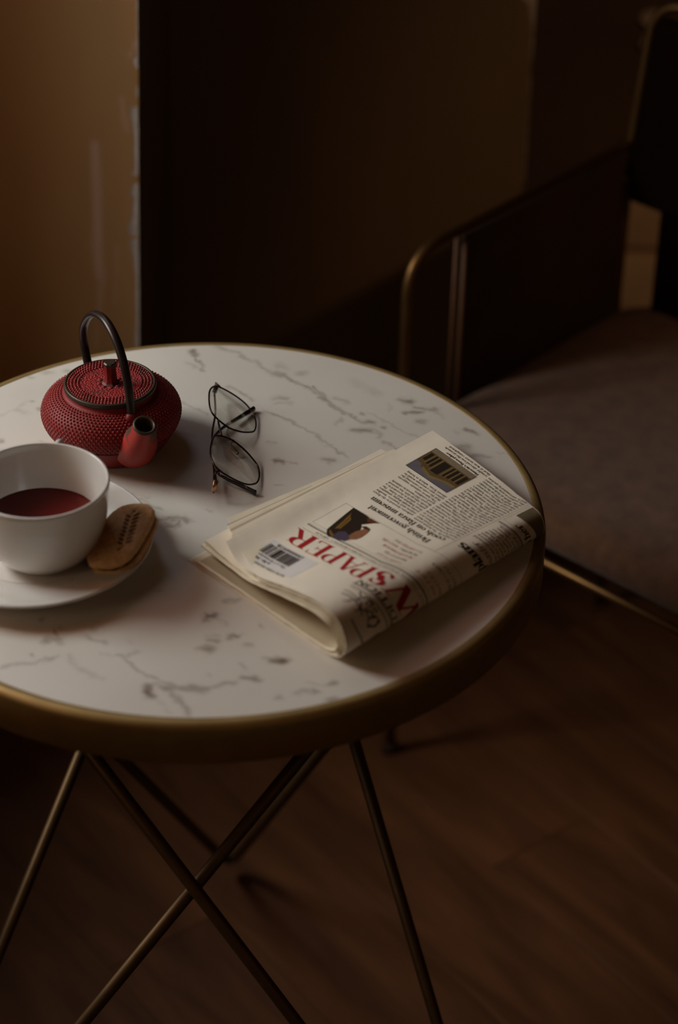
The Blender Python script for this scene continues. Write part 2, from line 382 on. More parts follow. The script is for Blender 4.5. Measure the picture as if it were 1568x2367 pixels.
VEINS = [   # polyline in the photograph, half width in mm, strength
 (a_((438, 95), (468, 130)), 3.0, .75), (a_((468, 130), (510, 180), (535, 215), (530, 240)), 1.8, .5), (a_((410, 180), (480, 220)), 2.5, .25),
 (a_((610, 60), (700, 100), (790, 120), (880, 170), (960, 215), (1050, 265)), 2.2, .42), (a_((740, 100), (800, 118)), 2.5, .5), (a_((1050, 262), (1110, 280)), 4, .5),
 (a_((1110, 280), (1220, 335), (1350, 395), (1400, 440), (1480, 500), (1568, 560)), 2.0, .5), (a_((1080, 200), (1120, 220)), 4, .25), (a_((1215, 262), (1260, 265)), 4, .35),
 (a_((720, 355), (790, 380), (890, 455)), 2.2, .42), (a_((1040, 440), (1150, 440)), 3, .38), (a_((1060, 480), (1180, 470)), 3, .2),
 (a_((980, 530), (1080, 570), (1170, 600), (1250, 650), (1330, 700), (1430, 770), (1568, 850)), 1.8, .4), (a_((1480, 640), (1530, 590)), 2, .3), (a_((1420, 880), (1470, 890)), 5, .3),
 (a_((330, 440), (440, 490), (560, 560)), 1.6, .28), (a_((1000, 745), (1050, 762)), 2.5, .3), (a_((1065, 900), (1105, 905)), 3.2, .75), (a_((1105, 905), (1210, 915)), 2, .35), (a_((1060, 1075), (1110, 1078)), 1.5, .25),
 (a_((345, 690), (480, 715)), 3, .2), (a_((0, 1130), (110, 1160)), 3, .2), (a_((1490, 430), (1568, 470)), 3, .25),
 (b_((80, 270), (150, 340), (240, 410), (330, 465), (400, 495)), 1.6, .55), (b_((400, 492), (455, 500)), 3.4, .6), (b_((330, 545), (430, 548)), 4, .6), (b_((200, 340), (300, 365)), 2, .28),
 (b_((370, 438), (392, 440)), 2, .5), (b_((650, 355), (700, 358)), 4, .7), (b_((720, 398), (870, 408)), 2.6, .6), (b_((660, 435), (770, 428)), 2.8, .65), (b_((750, 485), (785, 490)), 3.5, .5),
 (b_((1065, 540), (1110, 555)), 3, .6), (b_((980, 548), (1010, 556)), 2.5, .2), (b_((1030, 650), (1060, 655)), 4, .4), (b_((1090, 708), (1150, 712)), 3.6, .55), (b_((1150, 712), (1215, 722)), 2.6, .4),
 (b_((1260, 690), (1370, 705)), 1.2, .25), (b_((520, 523), (535, 527)), 2, .55), (b_((470, 545), (500, 590)), 2.5, .3), (b_((530, 615), (600, 660), (640, 690)), 2, .4),
 (b_((200, 510), (240, 480)), 2.5, .25), (b_((150, 735), (195, 740)), 4, .5), (b_((0, 520), (120, 620), (240, 690), (300, 720)), 1.5, .22), (b_((870, 420), (910, 460)), 1.8, .25), (b_((430, 430), (560, 500), (680, 560), (760, 600)), 1.5, .22),
 (b_((330, 230), (480, 310)), 5, .16), (b_((1215, 850), (1300, 870)), 3, .15), (b_((560, 380), (565, 430)), 2, .15),
 (c_((300, 300), (325, 312)), 2.2, .55), (c_((425, 385), (438, 410)), 2.2, .8), (c_((468, 352), (476, 360)), 2, .6), (c_((345, 470), (400, 445), (455, 450)), 3, .55), (c_((455, 430), (465, 475)), 2.4, .5),
 (c_((240, 568), (250, 572)), 1.8, .5), (c_((0, 660), (80, 655), (170, 625), (300, 610), (360, 605), (420, 580)), 1.8, .45), (c_((365, 605), (378, 600)), 2.2, .6), (c_((650, 430), (780, 480)), 2.5, .35),
 (c_((700, 385), (780, 350)), 2, .3), (c_((520, 575), (560, 660), (680, 720), (760, 760)), 2.5, .22), (c_((740, 560), (840, 585)), 2, .2), (c_((885, 575), (930, 580)), 2.6, .6), (c_((930, 580), (980, 640), (1060, 690), (1160, 740), (1290, 800)), 1.8, .45), (c_((950, 580), (1050, 540)), 1.8, .35),
 (c_((1120, 800), (1110, 850), (1140, 880)), 3, .85), (c_((1120, 805), (1165, 795)), 2, .55), (c_((1200, 810), (1240, 815)), 2.5, .6), (c_((1240, 815), (1340, 830), (1430, 800), (1500, 830), (1568, 840)), 2.6, .6),
 (c_((1300, 830), (1330, 900), (1370, 960), (1410, 1005)), 2, .6), (c_((1160, 880), (1270, 1000)), 1.5, .2), (c_((1150, 80), (1200, 85)), 3, .2), (c_((990, 470), (1000, 475)), 2, .2),
 (d_((450, 410), (500, 405)), 3.4, .85), (d_((500, 405), (610, 465)), 1.6, .25), (d_((605, 290), (680, 275)), 3, .5), (d_((620, 560), (690, 548)), 3, .75), (d_((450, 555), (530, 550)), 2, .25), (d_((490, 590), (520, 592)), 3, .5), (d_((425, 655), (485, 650)), 4, .65),
 (d_((755, 632), (790, 637)), 2.6, .5), (d_((900, 712), (960, 730)), 2.4, .45), (d_((955, 732), (1030, 735)), 4, .85), (d_((865, 482), (875, 488)), 2, .4), (d_((700, 770), (760, 800)), 1.8, .35), (d_((745, 860), (830, 880)), 3, .6), (d_((690, 890), (700, 910)), 2, .5),
 (d_((490, 945), (560, 915), (690, 912)), 2.2, .5), (d_((330, 960), (400, 975)), 4, .6), (d_((0, 960), (20, 1000)), 3, .6), (d_((200, 955), (300, 955), (470, 955)), 2.5, .5), (d_((230, 1000), (265, 1085), (300, 1150)), 2, .55), (d_((110, 905), (190, 940)), 2, .4),
 (d_((1250, 968), (1285, 970)), 3, .75), (d_((1150, 985), (1200, 975)), 2.5, .35), (d_((1380, 918), (1400, 920)), 2.6, .6), (d_((1200, 915), (1370, 915)), 1.5, .2), (d_((975, 1020), (1000, 1025)), 3, .45), (d_((1380, 1040), (1440, 1035)), 3, .6), (d_((470, 850), (485, 855)), 2, .3),
 (e_((360, 462), (390, 472)), 1.8, .6), (e_((470, 530), (520, 560)), 2, .4), (e_((220, 560), (330, 610)), 3, .25), (e_((360, 160), (400, 165)), 3, .35), (e_((560, 110), (600, 120)), 4, .3), (e_((790, 75), (830, 88)), 2.5, .4), (e_((0, 938), (20, 942)), 2.5, .5), (e_((470, 935), (500, 945)), 2, .3), (e_((0, 1050), (60, 1060)), 3, .2), (e_((20, 640), (200, 540), (330, 460)), 2, .14),
 (f_((570, 1030), (720, 990), (850, 990), (940, 1045)), 3.4, .55), (f_((650, 1060), (800, 1110), (830, 1050)), 3, .6), (f_((720, 1030), (830, 1010)), 4.5, .5), (f_((240, 712), (265, 718)), 1.8, .5), (f_((270, 740), (480, 830), (620, 900)), 1.8, .3), (f_((540, 1850), (590, 1850)), 3, .3), (f_((1310, 700), (1380, 740)), 4, .2), (f_((1150, 2180), (1220, 2150)), 3.5, .5), (f_((1170, 930), (1200, 935)), 2, .3), (f_((480, 620), (700, 690)), 4, .14)]
for pts, wd, st in VEINS:
    wd = wd*.9/1000; st = st*.85
    for a, b in zip(pts[:-1], pts[1:]):
        pa, pb = P(*a, 0), P(*b, 0)
        lo = np.minimum(pa[:2], pb[:2])-.02; hi = np.maximum(pa[:2], pb[:2])+.02
        k = np.where((X > lo[0]) & (X < hi[0]) & (Y > lo[1]) & (Y < hi[1]))[0]
        if not len(k): continue
        d, _ = seg_dist(X[k]+JX[k]*min(1, wd/.002+.3), Y[k]+JY[k]*min(1, wd/.002+.3), pa, pb)
        vein[k] = np.maximum(vein[k], st*np.exp(-(d/wd)**2*.8))
vein = np.clip(vein*(.65+.7*noise2(X*140, Y*140, 9))+.10*np.clip(noise2(X*9+Y*4, Y*16-X*7, 11)-.45, 0, 1), 0, 1)
float_attr(marble, 'vein', vein)
attr_mix(M_marble, 'vein', lin((112, 92, 76)))
# brass ring: thin lip flush with the marble, tall apron outside
RINGH = .0365
V, F = lathe([(RM, TT-.02), (RM, TT-.0006), (RM+.0004, TT-.0001), (R-.0052, TT), (R-.0036, TT-.0004), (R-.0018, TT-.0016), (R-.0006, TT-.0034), (R, TT-.0056), (R, TT-RINGH+.001), (R-.001, TT-RINGH), (R-.003, TT-RINGH), (R-.004, TT-RINGH+.001), (R-.004, TT-.02)], 192, close=True)
sharp(from_py('brass_ring', V, F, M_brass, table), 50)
V, F = lathe([(R-.0045, TT-.0185), (R-.0045, TT-.028), (0, TT-.028)], 96)
V2, F2 = lathe([(0, TT-.0185), (R-.0045, TT-.0185)], 96)
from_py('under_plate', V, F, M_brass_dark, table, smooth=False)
# three V-shaped rod legs that cross one another
ZB = TT-.030
rods = dict(F=((-.1863, -.0961), (-.0053, .3436)), E=((.1894, -.0897), (-.0053, .3436)), C=((.1516, -.1447), (-.3142, -.2368)), A=((.0013, .2096), (-.3142, -.2368)), D=((.0335, .2069), (.2936, -.2484)), B=((-.1417, -.1545), (.2936, -.2484)))
for a, b in (('F', 'E'), ('C', 'A'), ('D', 'B')):
    (t1, f1), (t2, _) = rods[a], rods[b]
    ft = np.array([*f1, .0058]); p1, p2 = np.array([*t1, ZB]), np.array([*t2, ZB])
    sh = {'C': .0, 'D': .0, 'F': 0}[a]
    pts = fillet([p1, ft, p2], .012, 8)
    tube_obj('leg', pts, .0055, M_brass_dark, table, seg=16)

# ================================================================== TEAPOT
TB = np.array([-.0859, .0978, TT]); HA = np.array([.4772, -.8788, 0.0]); HP = np.array([.8788, .4772, 0.0])
teapot = thing('teapot', 'small red cast-iron teapot with dotted sides and a black arched handle', 'teapot', tuple(TB))
def red_lacquer(name, base=(130, 24, 22), worn=.12, nscale=55, rough=.55):
    m, nt, b = new_mat(name); b.inputs['Roughness'].default_value = rough; b.inputs['Specular IOR Level'].default_value = .4
    tc = N(nt, 'ShaderNodeTexCoord'); nz = N(nt, 'ShaderNodeTexNoise', Scale=nscale, Detail=8, Roughness=.7); nt.links.new(tc.outputs['Object'], nz.inputs['Vector'])
    cr = N(nt, 'ShaderNodeValToRGB'); e = cr.color_ramp.elements; e[0].position = .32+worn*.3; e[0].color = (*lin((62, 42, 30)), 1); e[1].position = .40+worn*.3; e[1].color = (*lin(base), 1)
    nt.links.new(nz.outputs[0], cr.inputs[0]); nt.links.new(cr.outputs[0], b.inputs['Base Color'])
    n2 = N(nt, 'ShaderNodeTexNoise', Scale=900, Detail=2); nt.links.new(tc.outputs['Object'], n2.inputs['Vector'])
    bp = N(nt, 'ShaderNodeBump', Distance=.0003); nt.links.new(n2.outputs[0], bp.inputs['Height']); nt.links.new(bp.outputs[0], b.inputs['Normal'])
    return m
M_red = red_lacquer('red_lacquer', worn=.02)
M_redworn = red_lacquer('worn_red_lacquer', worn=.42, nscale=70)
M_iron = mat('bronze_brown_iron', lin((70, 56, 42)), .42, metal=.35, noise=.35, nscale=120)
M_handle = mat('dark_iron', lin((58, 46, 41)), .33, metal=.5, noise=.3, nscale=50)
body = [(.0365, 0), (.0412, .0012), (.0462, .0062), (.0510, .0132), (.0550, .0208), (.0580, .0285), (.0590, .0335), (.0584, .0385), (.0556, .0440), (.0508, .0488), (.0450, .0520), (.0402, .0535), (.0388, .0546), (.0380, .0562), (.0376, .0578)]
BP = prof2(body, 6)
V, F = lathe(BP, 96)
from_py('body', V, F, M_red, teapot)
V, F = lathe([(.0558, .0228), (.0568, .0231), (.0571, .0239), (.0568, .0246), (.0558, .0240)], 96, close=True)
from_py('base_line', V, F, M_redworn, teapot)
# raised dots: staggered rows of little pyramids cover the body
def dot_mesh(rings):
    V, F = [], []
    for c, n, t1, rad, h in rings:
        t2 = np.cross(n, t1); b0 = len(V)
        for k in range(6):
            a = math.pi/3*k; V.append(c+rad*(math.cos(a)*t1+math.sin(a)*t2)-n*.0002)
        for k in range(6):
            a = math.pi/3*k; V.append(c+rad*.62*(math.cos(a)*t1+math.sin(a)*t2)+n*h*.72)
        V.append(c+n*h)
        for k in range(6):
            F.append((b0+k, b0+(k+1) % 6, b0+6+(k+1) % 6, b0+6+k)); F.append((b0+6+k, b0+6+(k+1) % 6, b0+12))
    return V, F
arr = np.array(BP); arc = np.concatenate([[0], np.cumsum(np.hypot(np.diff(arr[:, 0]), np.diff(arr[:, 1])))])
s0 = np.interp(.0262, arr[:, 1], arc); s1 = np.interp(.0530, arr[:, 1], arc)
rows = 15; rings = []; ND = 92
for i in range(rows):
    s = s0+(s1-s0)*i/(rows-1); r, z = np.interp(s, arc, arr[:, 0]), np.interp(s, arc, arr[:, 1])
    r2, z2 = np.interp(s+.0005, arc, arr[:, 0]), np.interp(s+.0005, arc, arr[:, 1])
    tg = np.array([r2-r, z2-z]); tg /= np.linalg.norm(tg)
    for k in range(ND):
        a = 2*math.pi*(k+.5*(i % 2))/ND
        e = np.array([math.cos(a), math.sin(a), 0]); n = e*tg[1]+np.array([0, 0, -tg[0]])
        rings.append((np.array([r*e[0], r*e[1], z]), n, np.array([-e[1], e[0], 0]), .00125*min(1, r/.05), .0011))
V, F = dot_mesh(rings)
M_dot = red_lacquer('red_dot_lacquer', base=(140, 30, 28), worn=.18, nscale=260, rough=.36)
o = from_py('raised_dots', V, F, M_dot, teapot, recalc=False); o['kind'] = 'stuff'
# lid
lid_root = [(.0, .0588), (.010, .0590), (.0240, .0594), (.0255, .0602), (.0362, .0610), (.0380, .0612), (.0387, .0607), (.0390, .0596), (.0388, .0585), (.0381, .0578), (.0370, .0574), (0, .0574)]
M_lid = red_lacquer('lid_lacquer', base=(146, 31, 30), worn=.36, nscale=55)
nt = M_lid.node_tree; tc = N(nt, 'ShaderNodeTexCoord'); vo = N(nt, 'ShaderNodeTexVoronoi', Scale=620); nt.links.new(tc.outputs['Object'], vo.inputs['Vector'])
bp = N(nt, 'ShaderNodeBump', Distance=.0010, Strength=1); bp.invert = True; nt.links.new(vo.outputs['Distance'], bp.inputs['Height']); nt.links.new(bp.outputs[0], nt.nodes['Principled BSDF'].inputs['Normal'])
V, F = lathe([(0, .0612), (.0115, .0610), (.0250, .0610), (.0372, .0613), (.0372, .0600), (0, .0600)], 96)
lid = from_py('lid', V, F, M_lid, teapot); sharp(lid)
V, F = lathe([(.0365, .0616), (.0380, .0618), (.0389, .0612), (.0391, .0600), (.0388, .0592), (.0391, .0588), (.0390, .0580), (.0380, .0572), (.0366, .0572)], 96, close=True)
from_py('lid_rim', V, F, M_iron, lid)
rings = []
for j, rr in enumerate((.0268, .0296, .0324, .0352)):
    n_ = int(2*math.pi*rr/.00285)
    for k in range(n_):
        a = 2*math.pi*(k+.5*(j % 2))/n_; e = np.array([math.cos(a), math.sin(a), 0])
        rings.append((np.array([rr*e[0], rr*e[1], .0612]), np.array([0, 0, 1.0]), e, .00118, .00125))
V, F = dot_mesh(rings); o = from_py('lid_dots', V, F, M_dot, lid, recalc=False); o['kind'] = 'stuff'
# knob: octagonal stub flaring into a ring of petals
V, F = [], []
for r, z in ((.0088, .0606), (.0064, .0624), (.0054, .0645), (.0050, .0700), (.0052, .0765), (.0058, .0785), (.0056, .0800), (.0046, .0808)):
    for k in range(8): a = math.pi/4*k+.3; V.append((r*math.cos(a)+.0006, r*math.sin(a), z))
for i in range(7):
    for k in range(8): F.append((i*8+k, i*8+(k+1) % 8, (i+1)*8+(k+1) % 8, (i+1)*8+k))
F.append(tuple(56+k for k in range(8)))
me_idx = [0]*40+[1]*16+[1]
sharp(from_py('knob', V, F, None, lid, mats=[M_redworn, M_iron], idx=me_idx), 25)
bm = bmesh.new()
for k in range(9):
    a = 2*math.pi*k/9; r = bmesh.ops.create_icosphere(bm, subdivisions=2, radius=.0019)
    bmesh.ops.scale(bm, vec=(1.2, 1, .7), verts=r['verts']); bmesh.ops.translate(bm, vec=(.0092*math.cos(a), .0092*math.sin(a), .0608), verts=r['verts'])
from_bm('knob_petals', bm, M_red, lid)
# handle: one bowed iron strap between two lugs
hp = [(-.0478, .0470), (-.0490, .0520), (-.0520, .0590), (-.0558, .0690), (-.0566, .0790), (-.0535, .0890), (-.0465, .0985), (-.0370, .1075), (-.0245, .1145), (-.0080, .1182), (.0060, .1165), (.0185, .1105), (.0285, .1010), (.0355, .0900), (.0408, .0760), (.0434, .0630), (.0446, .0500)]
pts = smooth_path([HA*t+np.array([0, 0, z]) for t, z in hp], 6)
tube_obj('handle', pts, .0038, M_handle, teapot, seg=16, flat=.82, up=HP)
for sgn in (1, -1):
    c = HA*(.0455*sgn)+np.array([0, 0, .0475])
    V, F = lathe([(0, -.004), (.0062, -.004), (.0068, -.001), (.0062, .004), (.0045, .0075), (0, .0085)], 24)
    V = [np.array([v[0]*.7, v[1]*1.0, v[2]]) for v in V]
    ca, sa = HA[0], HA[1]
    V = [c+np.array([v[0]*ca-v[1]*sa, v[0]*sa+v[1]*ca, v[2]]) for v in V]
    from_py('handle_lug', V, F, M_red, teapot)
# spout
sp = [(.046, .0235), (.0545, .0290), (.0620, .0385), (.0685, .0495), (.0722, .0580)]
sr = [.0185, .0172, .0142, .0110, .0094]
path = smooth_path([HA*t+np.array([0, 0, z]) for t, z in sp], 5); rad = np.interp(np.linspace(0, 1, len(path)), np.linspace(0, 1, 5), sr)
V, F = tube(path, list(rad), seg=28, cap=False, up=HP)
inn = path[-8:][::-1]; n0 = len(V); ri = list(np.linspace(.0072, .006, len(inn)))
V2, F2 = tube(inn, ri, seg=28, cap=False, up=HP); F2 = [tuple(i+n0 for i in f) for f in F2]; V += V2; F += F2
F.append(tuple(n0+(len(inn)-1)*28+k for k in range(28)))
M_spout, nt, b = new_mat('spout_lacquer'); b.inputs['Roughness'].default_value = .5
tc = N(nt, 'ShaderNodeTexCoord'); nz = N(nt, 'ShaderNodeTexNoise', Scale=42, Detail=5); nt.links.new(tc.outputs['Object'], nz.inputs['Vector'])
sx = N(nt, 'ShaderNodeVectorMath', _operation='DOT_PRODUCT'); sx.inputs[1].default_value = (10.5, 5.7, 5.0); nt.links.new(tc.outputs['Object'], sx.inputs[0])
ad = N(nt, 'ShaderNodeMath', _operation='ADD'); nt.links.new(nz.outputs[0], ad.inputs[0]); nt.links.new(sx.outputs['Value'], ad.inputs[1])
cr = N(nt, 'ShaderNodeValToRGB'); e = cr.color_ramp.elements; e[0].position = .66; e[0].color = (*lin((170, 44, 33)), 1); e[1].position = .76; e[1].color = (*lin((70, 52, 40)), 1)
nt.links.new(ad.outputs[0], cr.inputs[0]); nt.links.new(cr.outputs[0], b.inputs['Base Color'])
spout = from_py('spout', V, F, M_spout, teapot)
end = path[-1]; tdir = path[-1]-path[-2]; tdir /= np.linalg.norm(tdir)
e1 = HP; e2 = np.cross(tdir, e1)
ring = [end+.0085*(math.cos(a)*e1+math.sin(a)*e2) for a in np.linspace(0, 2*math.pi, 36, endpoint=False)]
v, f = tube(ring, .0016, seg=8, closed=True); from_py('spout_lip', v, f, M_iron, spout)

# ================================================================== CUP, SAUCER, TEA, BISCUIT
M_porc = mat('white_porcelain', lin((222, 216, 210)), .1, spec=.55, noise=.04, nscale=20, coat=.5)
SA = np.array([-.1343, -.0690, TT]); CU = np.array([-.1245, -.0735, TT])
saucer = thing('saucer', 'white porcelain saucer under the cup of red tea', 'saucer', tuple(SA))
V, F = lathe(prof2([(0, .0042), (.020, .0042), (.036, .0042), (.0450, .0042), (.0485, .0052), (.060, .0084), (.080, .0140), (.0925, .0184), (.0955, .0192), (.0970, .0184), (.0962, .0166), (.0900, .0140), (.070, .0075), (.052, .0030), (.050, .0), (.046, .0), (.0445, .0022), (.020, .0022), (0, .0022)], 5), 128)
from_py('dish', V, F, M_porc, saucer)
V, F = tube([np.array([.0474*math.cos(a), .0474*math.sin(a), .0046]) for a in np.linspace(0, 2*math.pi, 96, endpoint=False)], .0011, seg=8, closed=True)
from_py('well_ring', V, F, M_porc, saucer)
cup = thing('teacup', 'white porcelain cup of red tea standing on the saucer', 'cup', tuple(CU+np.array([0, 0, .0046])))
outer = [(.0, .0016), (.026, .0016), (.0285, .0), (.0312, .0), (.0325, .0022), (.0380, .0060), (.0440, .0135), (.0488, .0240), (.0517, .0360), (.0536, .0500), (.0545, .0610), (.0550, .0672), (.0546, .0690), (.0534, .0694), (.0524, .0684), (.0514, .0610), (.0505, .0500), (.0487, .0370), (.0455, .0245), (.0400, .0140), (.0320, .0070), (.0200, .0045), (0, .0042)]
V, F = lathe(prof2(outer, 5), 128)
from_py('bowl', V, F, M_porc, cup)
hpath = smooth_path([(.004, .0538, .0560), (.0055, .0620, .0585), (.0075, .0735, .0560), (.008, .0775, .0440), (.0075, .0730, .0300), (.006, .0610, .0240), (.004, .0505, .0250)], 6)
tube_obj('handle', hpath, .0042, M_porc, cup, seg=14, flat=.8)
M_tea, nt, b = new_mat('red_tea'); b.inputs['Base Color'].default_value = (*lin((96, 26, 24)), 1); b.inputs['Roughness'].default_value = .04; b.inputs['Specular IOR Level'].default_value = .28
tl = .0300; trd = .0470
V, F = lathe([(0, tl-.018), (.030, tl-.018), (trd-.004, tl-.004), (trd, tl+.0006), (trd-.0006, tl+.0002), (trd-.003, tl), (0, tl)], 96)
tea = from_py('tea', V, F, M_tea, None); tea.parent = None
tea.location = tuple(CU+np.array([0, 0, .0046])); tea['label'] = 'dark red tea filling the lower half of the white cup'; tea['category'] = 'tea'

# sandwich biscuit: two oval halves with dark filling, an ear of wheat pressed into the upper one
BU = np.array([.022, .0647, .0154]); BU /= np.linalg.norm(BU)
BV = np.array([.0395, -.0164, .0125]); BV -= (BV@BU)*BU; BV /= np.linalg.norm(BV); BN = np.cross(BV, BU)
BC = P(284, 1247, .0240)
M_bis = mat('baked_biscuit', lin((240, 186, 128)), .8, noise=.42, nscale=170, bump=.0007, bscale=420)
attr_mix(M_bis, 'pressed', lin((104, 64, 36)))
M_fill = mat('chocolate_filling', lin((58, 34, 22)), .6, noise=.3, nscale=200, bump=.0005)
biscuit = thing('biscuit', 'oval sandwich biscuit with an ear of wheat pressed in, leaning between saucer rim and cup', 'biscuit', tuple(BC))
def oval(a): 
    c, s = math.cos(a), math.sin(a); e = 2/2.9
    return np.sign(c)*abs(c)**e, np.sign(s)*abs(s)**e
LEAVES = []                                   # centre along and across, direction, half length and half width of each pressed grain
for i in range(8):
    q = i/7; lu, lv = .0195-.0300*q, .0030+.0066*q
    for sd in (-1, 1): LEAVES.append((lu+(.0010 if sd > 0 else -.0006), lv+sd*.0036, sd*.50, .0030, .00125))
LEAVES.append((.0238, .0018, 1.2, .0028, .0012)); LEAVES.append((-.0165, .0088, 1.0, .0034, .0010))
def half(name, z0, z1, dome, m, parent, pressed, A=.0356, B=.0226):
    nr, na = 44, 120; V, F, pr = [], [], []
    for i in range(nr+1):
        q = i/nr
        for k in range(na):
            ox, oy = oval(2*math.pi*k/na)
            edge = 1-.0*0
            u_, v_ = ox*A*min(q*1.06, 1), oy*B*min(q*1.06, 1)
            rim = max(0, (q-.80)/.20)
            z = z1+dome*(1-q*q)-rim**2.2*.0030
            z += .00022*math.sin(u_*900+v_*300)*math.sin(v_*800)
            p = 0
            if pressed:
                for (lu, lv, ang, la, lb) in LEAVES:
                    du, dv = u_-lu, v_-lv; ca, sa = math.cos(ang), math.sin(ang)
                    x_, y_ = dv*ca+du*sa*1.0, -dv*sa+du*ca
                    g = (x_/la)**2+(y_/lb)**2
                    if g < 1.6: p = max(p, min(1, 1.6-g))
                z -= .0011*p
            V.append((u_, v_, z)); pr.append(p)
    for i in range(nr):
        for k in range(na): F.append((i*na+k, i*na+(k+1) % na, (i+1)*na+(k+1) % na, (i+1)*na+k))
    base = nr*na
    for zz, sc in ((z1-.0042, 1.012), (z0+.0010, 1.0), (z0, .96)):
        b0 = len(V)
        for k in range(na):
            ox, oy = oval(2*math.pi*k/na); wob = 1+.010*math.sin(k*.9+z0*900)+.006*math.sin(k*2.3)
            V.append((ox*A*sc*wob, oy*B*sc*wob, zz)); pr.append(0)
        for k in range(na): F.append((base+k, base+(k+1) % na, b0+(k+1) % na, b0+k))
        base = b0
    F.append(tuple(base+k for k in range(na))[::-1]); F.append(tuple(range(na)))
    W = [BU*v[0]+BV*v[1]+BN*v[2] for v in V]
    o = from_py(name, W, F, m, parent); float_attr(o, 'pressed', pr); return o
half('upper_half', .0012, .0068, .0008, M_bis, biscuit, True)
half('lower_half', -.0068, -.0012, .0, M_bis, biscuit, False, A=.0350, B=.0220)
na = 80; V, F = [], []
for z in (-.0014, .0014):
    for k in range(na):
        ox, oy = oval(2*math.pi*k/na); q = .93+.03*math.sin(k*.7)*math.sin(k*.23)
        V.append(BU*ox*.0355*q+BV*oy*.0222*q+BN*z)
F = [(k, (k+1) % na, na+(k+1) % na, na+k) for k in range(na)]+[tuple(range(na)), tuple(range(na, 2*na))]
from_py('filling', V, F, M_fill, biscuit)
for i, (px, py, zz, r) in enumerate(((166, 1343, .0066, .0017), (160, 1348, .0064, .0009))):
    bm = bmesh.new(); bmesh.ops.create_icosphere(bm, subdivisions=2, radius=r)
    rr = random.Random(i+3)
    for v in bm.verts: v.co *= rr.uniform(.7, 1.15)
    o = from_bm('biscuit_crumb', bm, M_bis); o.location = tuple(P(px, py, zz)+np.array([0, 0, r*.3]))
    o['label'] = ('larger' if i == 0 else 'smaller')+' brown biscuit crumb on the near side of the saucer'; o['category'] = 'crumb'

# ================================================================== GLASSES
M_wire = mat('dark_bronze_wire', lin((66, 44, 36)), .25, metal=.9, noise=.15, nscale=200)
M_temple = mat('dark_temple_metal', lin((44, 33, 27)), .35, metal=.6, noise=.2, nscale=100)
M_tip = mat('black_acetate', lin((22, 16, 13)), .22, noise=.1, nscale=50, coat=.3)
M_gold = mat('pale_gold', lin((190, 150, 110)), .3, metal=.9, noise=.15, nscale=200)
M_screw = mat('small_steel', lin((170, 160, 145)), .25, metal=1, noise=.1, nscale=100)
def glass(name, tint, gl=1.45):
    m = bpy.data.materials.new(name); m.use_nodes = True; nt = m.node_tree; nt.nodes.clear()
    out = N(nt, 'ShaderNodeOutputMaterial'); tr = N(nt, 'ShaderNodeBsdfTransparent', Color=(*tint, 1)); gs = N(nt, 'ShaderNodeBsdfGlossy', Roughness=.03)
    lw = N(nt, 'ShaderNodeLayerWeight', Blend=.5); pw = N(nt, 'ShaderNodeMath', _operation='POWER'); pw.inputs[1].default_value = 4
    fr = N(nt, 'ShaderNodeMath', _operation='MULTIPLY_ADD'); fr.inputs[1].default_value = .5; fr.inputs[2].default_value = gl
    nt.links.new(lw.outputs['Facing'], pw.inputs[0]); nt.links.new(pw.outputs[0], fr.inputs[0]); mx = N(nt, 'ShaderNodeMixShader')
    nt.links.new(fr.outputs[0], mx.inputs[0]); nt.links.new(tr.outputs[0], mx.inputs[1]); nt.links.new(gs.outputs[0], mx.inputs[2]); nt.links.new(mx.outputs[0], out.inputs[0]); return m
M_lens = glass('lens_glass', (.95, .945, .925), .02); M_pad = glass('clear_silicone', (.94, .92, .88), .04)
GX = np.array([.03, -1, 0]); GX /= np.linalg.norm(GX)
GY = np.array([-.8313, -.0249, .5559]); GY -= (GY@GX)*GX; GY /= np.linalg.norm(GY); GZ = np.cross(GX, GY)
near_c = P(544, 1064, .0155); far_c = P(538, 952.6, .0155)
glasses = thing('eyeglasses', 'thin dark wire-rimmed eyeglasses folded on the marble beside the newspaper', 'glasses', tuple((near_c+far_c)/2-np.array([0, 0, .0155])))
G0 = np.array(glasses.location)
LO = [(-22.6, 12.4), (-25.5, 6.5), (-26, .9), (-22, -7.5), (-15.7, -14), (-9.3, -18), (2.6, -19.2), (13.8, -17.5), (21, -13.1), (25.2, -8.1), (27.4, -.3), (27.2, 9), (24.4, 14.4), (18.6, 17.6), (8.9, 19.3), (-6.8, 18.8), (-17.4, 16.8)]
def lens_pts(c, sgn, n=5):
    q = LO+LO[:3]; p = smooth_path([np.array([a, b, 0.]) for a, b in q], n)
    p = p[n:n+len(LO)*n]
    return [c-G0+GX*(sgn*u[0]*1.08e-3)+GY*(u[1]*1.267e-3) for u in p]
def gl(c, sgn, X, Yd, Z): return c-G0+GX*(sgn*X*1.08e-3)-GY*(Yd*1.267e-3)+GZ*(Z*1e-3)
